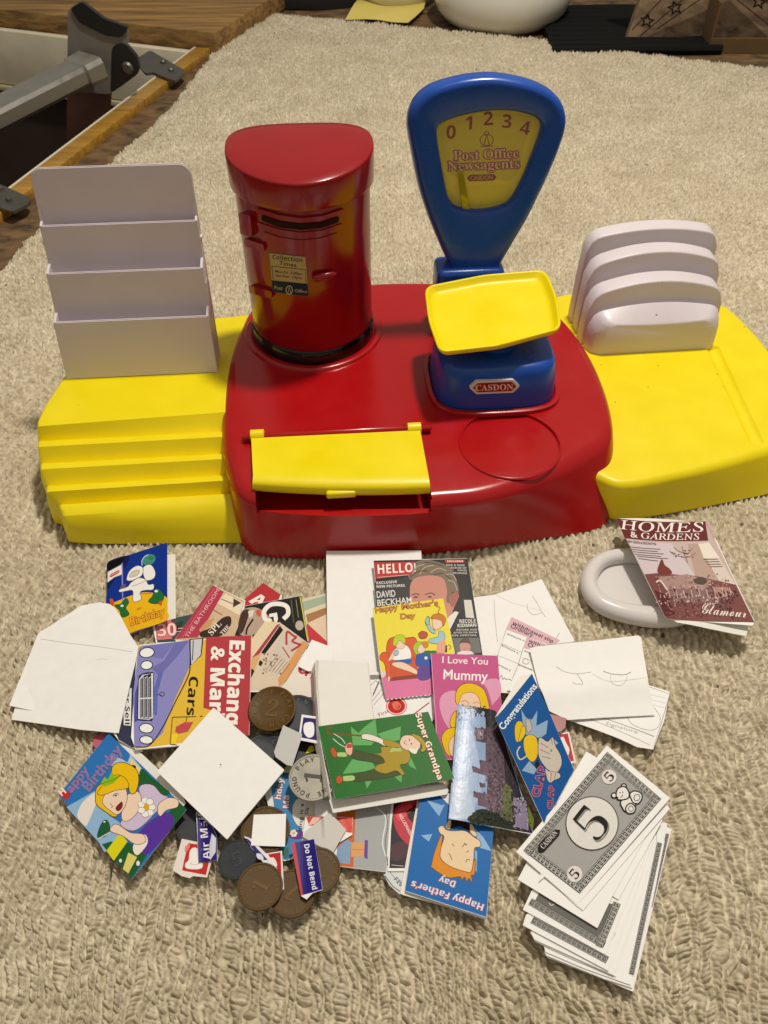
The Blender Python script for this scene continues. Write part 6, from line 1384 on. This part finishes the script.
# ---------------------------------------------------------------- coins
BRZ = mat('brown_plastic_coin', '#563c12', .42, .25, mottle=.12, mscale=90)
SLV = mat('silver_plastic_coin', '#8b8678', .36, .5, metal=.35, mottle=.15, mscale=90)
GRY = mat('dark_grey_coin', '#2c2f36', .42, .45, mottle=.12, mscale=90)
def coin_thing(cx, cy, rpx, z, m, words, numeral, rot, label, name='coin', tilt=(0, 0), group=None, ink_c=None):
    c = G(cx, cy, z); r = rpx * zdepth(c) / F; th = .0017
    e = empty(name, (0, 0, 0), label, 'coin', group)
    az = Vector((tilt[0], tilt[1], 1)).normalized(); ax = Vector((1, 0, 0)); ax = (ax - az * ax.dot(az)).normalized(); ay = az.cross(ax)
    bm = bmesh.new(); lathe(bm, c, [(r * .96, -th), (r, -th * .8), (r, -th * .2), (r * .975, 0), (r * .92, 0), (r * .895, -.00035), (r * .5, -.00045), (r * .1, -.00045)], 56, ax, ay, az); obj('disc', bm, m, e, smooth=40)
    bm = bmesh.new()
    def put(V, Fc, ox, oy, ang, k):
        ca, sa = math.cos(ang), math.sin(ang); vs = []
        for lay in (.0, .00030):
            vs.append([bm.verts.new(c + ax * (ox + (v.x * ca - v.y * sa) * k) + ay * (oy + (v.x * sa + v.y * ca) * k) + az * (-.00042 + lay)) for v in V])
        for f in Fc:
            if len(set(f)) > 2:
                try: bm.faces.new([vs[1][i] for i in f])
                except ValueError: pass
        cnt = {}
        for f in Fc:
            for i in range(len(f)): k2 = tuple(sorted((f[i], f[(i + 1) % len(f)]))); cnt[k2] = cnt.get(k2, 0) + 1
        for (i, j), n_ in cnt.items():
            if n_ == 1: bm.faces.new((vs[0][i], vs[0][j], vs[1][j], vs[1][i]))
    a0 = R(rot); n = len(words); h = r * .19
    for i, ch in enumerate(words):
        if ch == ' ': continue
        a = a0 - 2 * math.pi * i / n; V, Fc = text_geo(BD(ch)); w = max(v.x for v in V); k = h / .7
        V = [Vector((v.x - w / 2, v.y, 0)) for v in V]; rr = r * .66
        put(V, Fc, rr * math.cos(a), rr * math.sin(a), a - math.pi / 2, k)
    if numeral:
        V, Fc = text_geo(SB(numeral)); w = max(v.x for v in V); k = r * .72 / .7; V = [Vector((v.x - w / 2, v.y - .35, 0)) for v in V]; put(V, Fc, 0, 0, a0 - math.pi / 2 + .4, k)
    obj('relief_lettering', bm, ink_c or m, e)
    setbase(e, c - az * th); return e
GC = 'brown plastic toy pennies'; GG = 'dark grey plastic toy coins'
SLD = mat('silver_relief', '#37332a', .45, .4)
BRL = mat('brown_relief', '#65491c', .42, .25); GRL = mat('grey_relief', '#363a42', .4, .5)
coin_thing(313, 777, 24.5, .0200, SLV, 'PLAY CASH ONE POUND ', '1', 150, 'silver one pound toy coin tucked under the green card', ink_c=SLD)
coin_thing(272, 708, 24.0, .0150, BRZ, 'PLAY CASH TWO PENCE ', '2', 60, 'large brown toy penny beside the red title of the car magazine', group=GC, ink_c=BRL, tilt=(-.03, -.06))
coin_thing(265, 830, 24.5, .0100, BRZ, 'PLAY CASH TWO PENCE ', '2', 10, 'brown toy penny under the square white label', group=GC, ink_c=BRL)
coin_thing(318, 870, 22.5, .0085, BRZ, 'PLAY CASH ONE PENNY ', '1', 80, 'brown toy penny under the right side of the Do Not Bend sticker', group=GC, ink_c=BRL)
coin_thing(292, 893, 23.0, .0105, BRZ, 'PLAY CASH ONE PENNY ', '1', 200, 'lowest brown toy penny, under the Do Not Bend sticker\'s left side', group=GC, ink_c=BRL)
coin_thing(260, 886, 22.8, .0142, BRZ, 'PLAY CASH ONE PENNY ', '1', 130, 'brown toy penny lying on top of the lowest one, fully in view', group=GC, ink_c=BRL, tilt=(.03, -.02))
coin_thing(237, 859, 19.5, .0100, GRY, 'PLAY CASH FIVE ', '5', 90, 'dark grey toy coin touching the point of the square envelope', group=GG, ink_c=GRL, tilt=(-.10, 0))
coin_thing(200, 822, 25, .0045, GRY, 'PLAY CASH TEN ', '', 90, 'dark grey toy coin under the air mail sticker', group=GG, ink_c=GRL)
coin_thing(296, 716, 24, .0105, GRY, 'PLAY CASH TEN ', '', 10, 'dark grey toy coin behind the large brown penny, right side', group=GG, ink_c=GRL)
coin_thing(263, 757, 25, .0090, GRY, 'PLAY CASH TEN ', '', 190, 'dark grey toy coin between the square envelope and the large brown penny', group=GG, ink_c=GRL)
coin_thing(279, 742, 16, .0078, SLV, 'FIVE PENCE ', '', 190, 'small silver toy coin edge behind the grey paper label', ink_c=SLD)
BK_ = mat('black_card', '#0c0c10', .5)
sheet('paper_slip', 'charcoal sheet filling the gap above the silver pound coin', 'paper', Plane(z=.0060), fz(*Zj)([(380, 180), (640, 180), (650, 600), (500, 720), (300, 690), (340, 420)]), .0005, m=mat('charcoal_sheet', '#26262a', .5))  # charcoal sheet laid low between the coins and cards

# ---------------------------------------------------------------- stickers
STK = 'red and blue stamp stickers'
A = Art(*Zi).poly('#e8ddd8', [(108, 312), (218, 335), (300, 450), (270, 560), (175, 550), (160, 562), (105, 548), (52, 512)]).poly('#c02c24', [(150, 340), (215, 350), (280, 470), (262, 545), (110, 515), (120, 460)]).blob('#f0ece8', [(160, 390), (185, 368), (212, 380), (215, 420), (240, 470), (235, 500), (190, 508), (135, 500), (130, 470), (150, 450)], '#c8a8a0', 2).blob('#e08878', [(130, 360), (160, 350), (150, 380), (130, 400)]).line('#b04838', 2, [(160, 470), (190, 480), (220, 470)], True)
sheet('sticker', 'red and white stamp sticker below the air mail sticker, lower left', 'sticker', Plane(z=.0052), fz(*Zi)([(108, 312), (218, 335), (300, 450), (270, 560), (180, 550), (158, 564), (105, 550), (52, 514)]), .0003, art=A, ink=INKG, group=STK)
A = Art(*Zi).poly('#2c2078', [(205, 150), (300, 230), (332, 300), (335, 450), (215, 465)]).poly('#d8dce8', [(300, 280), (328, 310), (325, 400), (290, 450), (278, 380)])
T = Art(*Zi).textw('#f0eef0', BD('Air Mail'), 288, 440, 262, 150, 46)
sheet('sticker', 'violet air mail sticker standing between the square envelope and the grey coin', 'sticker', Plane(pts=[(197, 815, .0085), (215, 825, .0088), (200, 862, .0062)], bend=(1, 0, lambda t: .0006 * math.sin(t * .3))), fz(*Zi)([(200, 140), (300, 225), (332, 295), (338, 450), (215, 465)]), .0003, art=A, text=T, ink=INKG, group=STK)
A = Art(*Zj).poly('#ece8ec', [(512, 305), (640, 322), (640, 525), (485, 498)]).poly('#241a5c', [(525, 325), (640, 338), (640, 505), (502, 480)]).blob('#f0eef2', [(530, 380), (560, 362), (600, 368), (610, 420), (600, 470), (560, 480), (528, 440)], '#8a84b0', 3)
sheet('sticker', 'small dark violet stamp sticker left of the blank cream card', 'sticker', Plane(z=.0150), fz(*Zj)([(512, 303), (650, 322), (640, 528), (485, 498)]), .0003, art=A, ink=INKG, group=STK)
sheet('sticker', 'plain light grey label above the square envelope\'s right corner', 'sticker', P3((284, 725, .0165), (303, 735, .0150), (277, 756, .0165)), fz(*Zj)([(370, 385), (520, 455), (440, 700), (395, 690), (312, 630), (300, 590)]), .0003, m=mat('grey_label', '#b2b0ac', .5))
A = Art(*Zl).poly('#e8e4e6', [(70, 118), (105, 130), (250, 270), (340, 420), (335, 490), (190, 280)]).poly('#2c2470', [(70, 125), (95, 135), (230, 280), (200, 280), (150, 240)]).line('#e8e4e6', 3, [(80, 125), (130, 150), (235, 262)]).blob('#d8dcf0', [(150, 235), (185, 240), (200, 275), (160, 270)]).line('#c8c4e0', 4, [(110, 150), (150, 190)])
sheet('sticker', 'blue and white stamp sticker between the dark coin and the upper penny', 'sticker', Plane(z=.0114), fz(*Zl)([(62, 112), (108, 128), (252, 268), (335, 415), (335, 492), (200, 300), (120, 200)]), .0003, art=A, ink=INKG, group=STK)
A = Art(*Zl).poly('#e8e4e0', [(215, 235), (328, 215), (342, 490), (320, 420), (235, 270)]).poly('#b81820', [(230, 240), (318, 225), (325, 400), (290, 330)]).blob('#f0dcd8', [(245, 270), (270, 262), (292, 300), (290, 325), (262, 300)])
sheet('sticker', 'red stamp sticker corner above the fully visible brown penny', 'sticker', Plane(z=.0110), fz(*Zl)([(215, 235), (328, 215), (343, 490), (300, 420), (235, 290)]), .0003, art=A, ink=INKG, group=STK)
sheet('sticker', 'square white label lying on a brown penny', 'sticker', P3((252, 815, .0118), (286, 814, .0118), (252, 848, .0118)), fz(*Zi)([(568, 158), (775, 152), (768, 362), (550, 355)]), .0004, group=STK)
A = Art(*Zl).poly('#c02838', [(390, 165), (425, 155), (480, 520), (462, 525)]).poly('#241c78', [(418, 155), (552, 132), (612, 488), (475, 520)])
T = Art(*Zl).textw('#f2f0f2', BD('Do Not Bend'), 480, 165, 540, 488, 36)
sheet('sticker', 'violet Do Not Bend sticker with a red edge, across two pennies', 'sticker', Plane(pts=[(294, 843, .0130), (314, 839, .0135), (302, 894, .0140)], bend=(1, 0, lambda t: .0008 * math.sin(t * .16))), fz(*Zl)([(390, 165), (552, 130), (614, 490), (540, 510), (500, 552), (462, 528)]), .0004, art=A, text=T, ink=INKG, group=STK)
# stray dark fibres on the carpet
for i, (x, y, l_, a) in enumerate(((111, 872, .008, 75), (647, 165, .006, 20), (633, 906, .004, 60), (262, 915, .003, 80))):
    c = G(x, y, .0022); d = Vector((math.cos(R(a)), -math.sin(R(a)), 0)); bm = bmesh.new(); tube(bm, [c - d * l_ / 2, c + Vector((.0004, 0, .0005)), c + d * l_ / 2], [.0002, .0006, .0002], 7)
    tag(obj('fluff_speck', bm, mat('dark_fluff', '#3a2c20', .9)), ('dark fluff speck on the carpet below the tiara card', 'dark fluff speck on the carpet behind the blue dial', 'dark speck on the carpet right of the banknotes', 'dark speck on the carpet just under the lowest pennies')[i], 'speck', 'specks of fluff on the carpet')
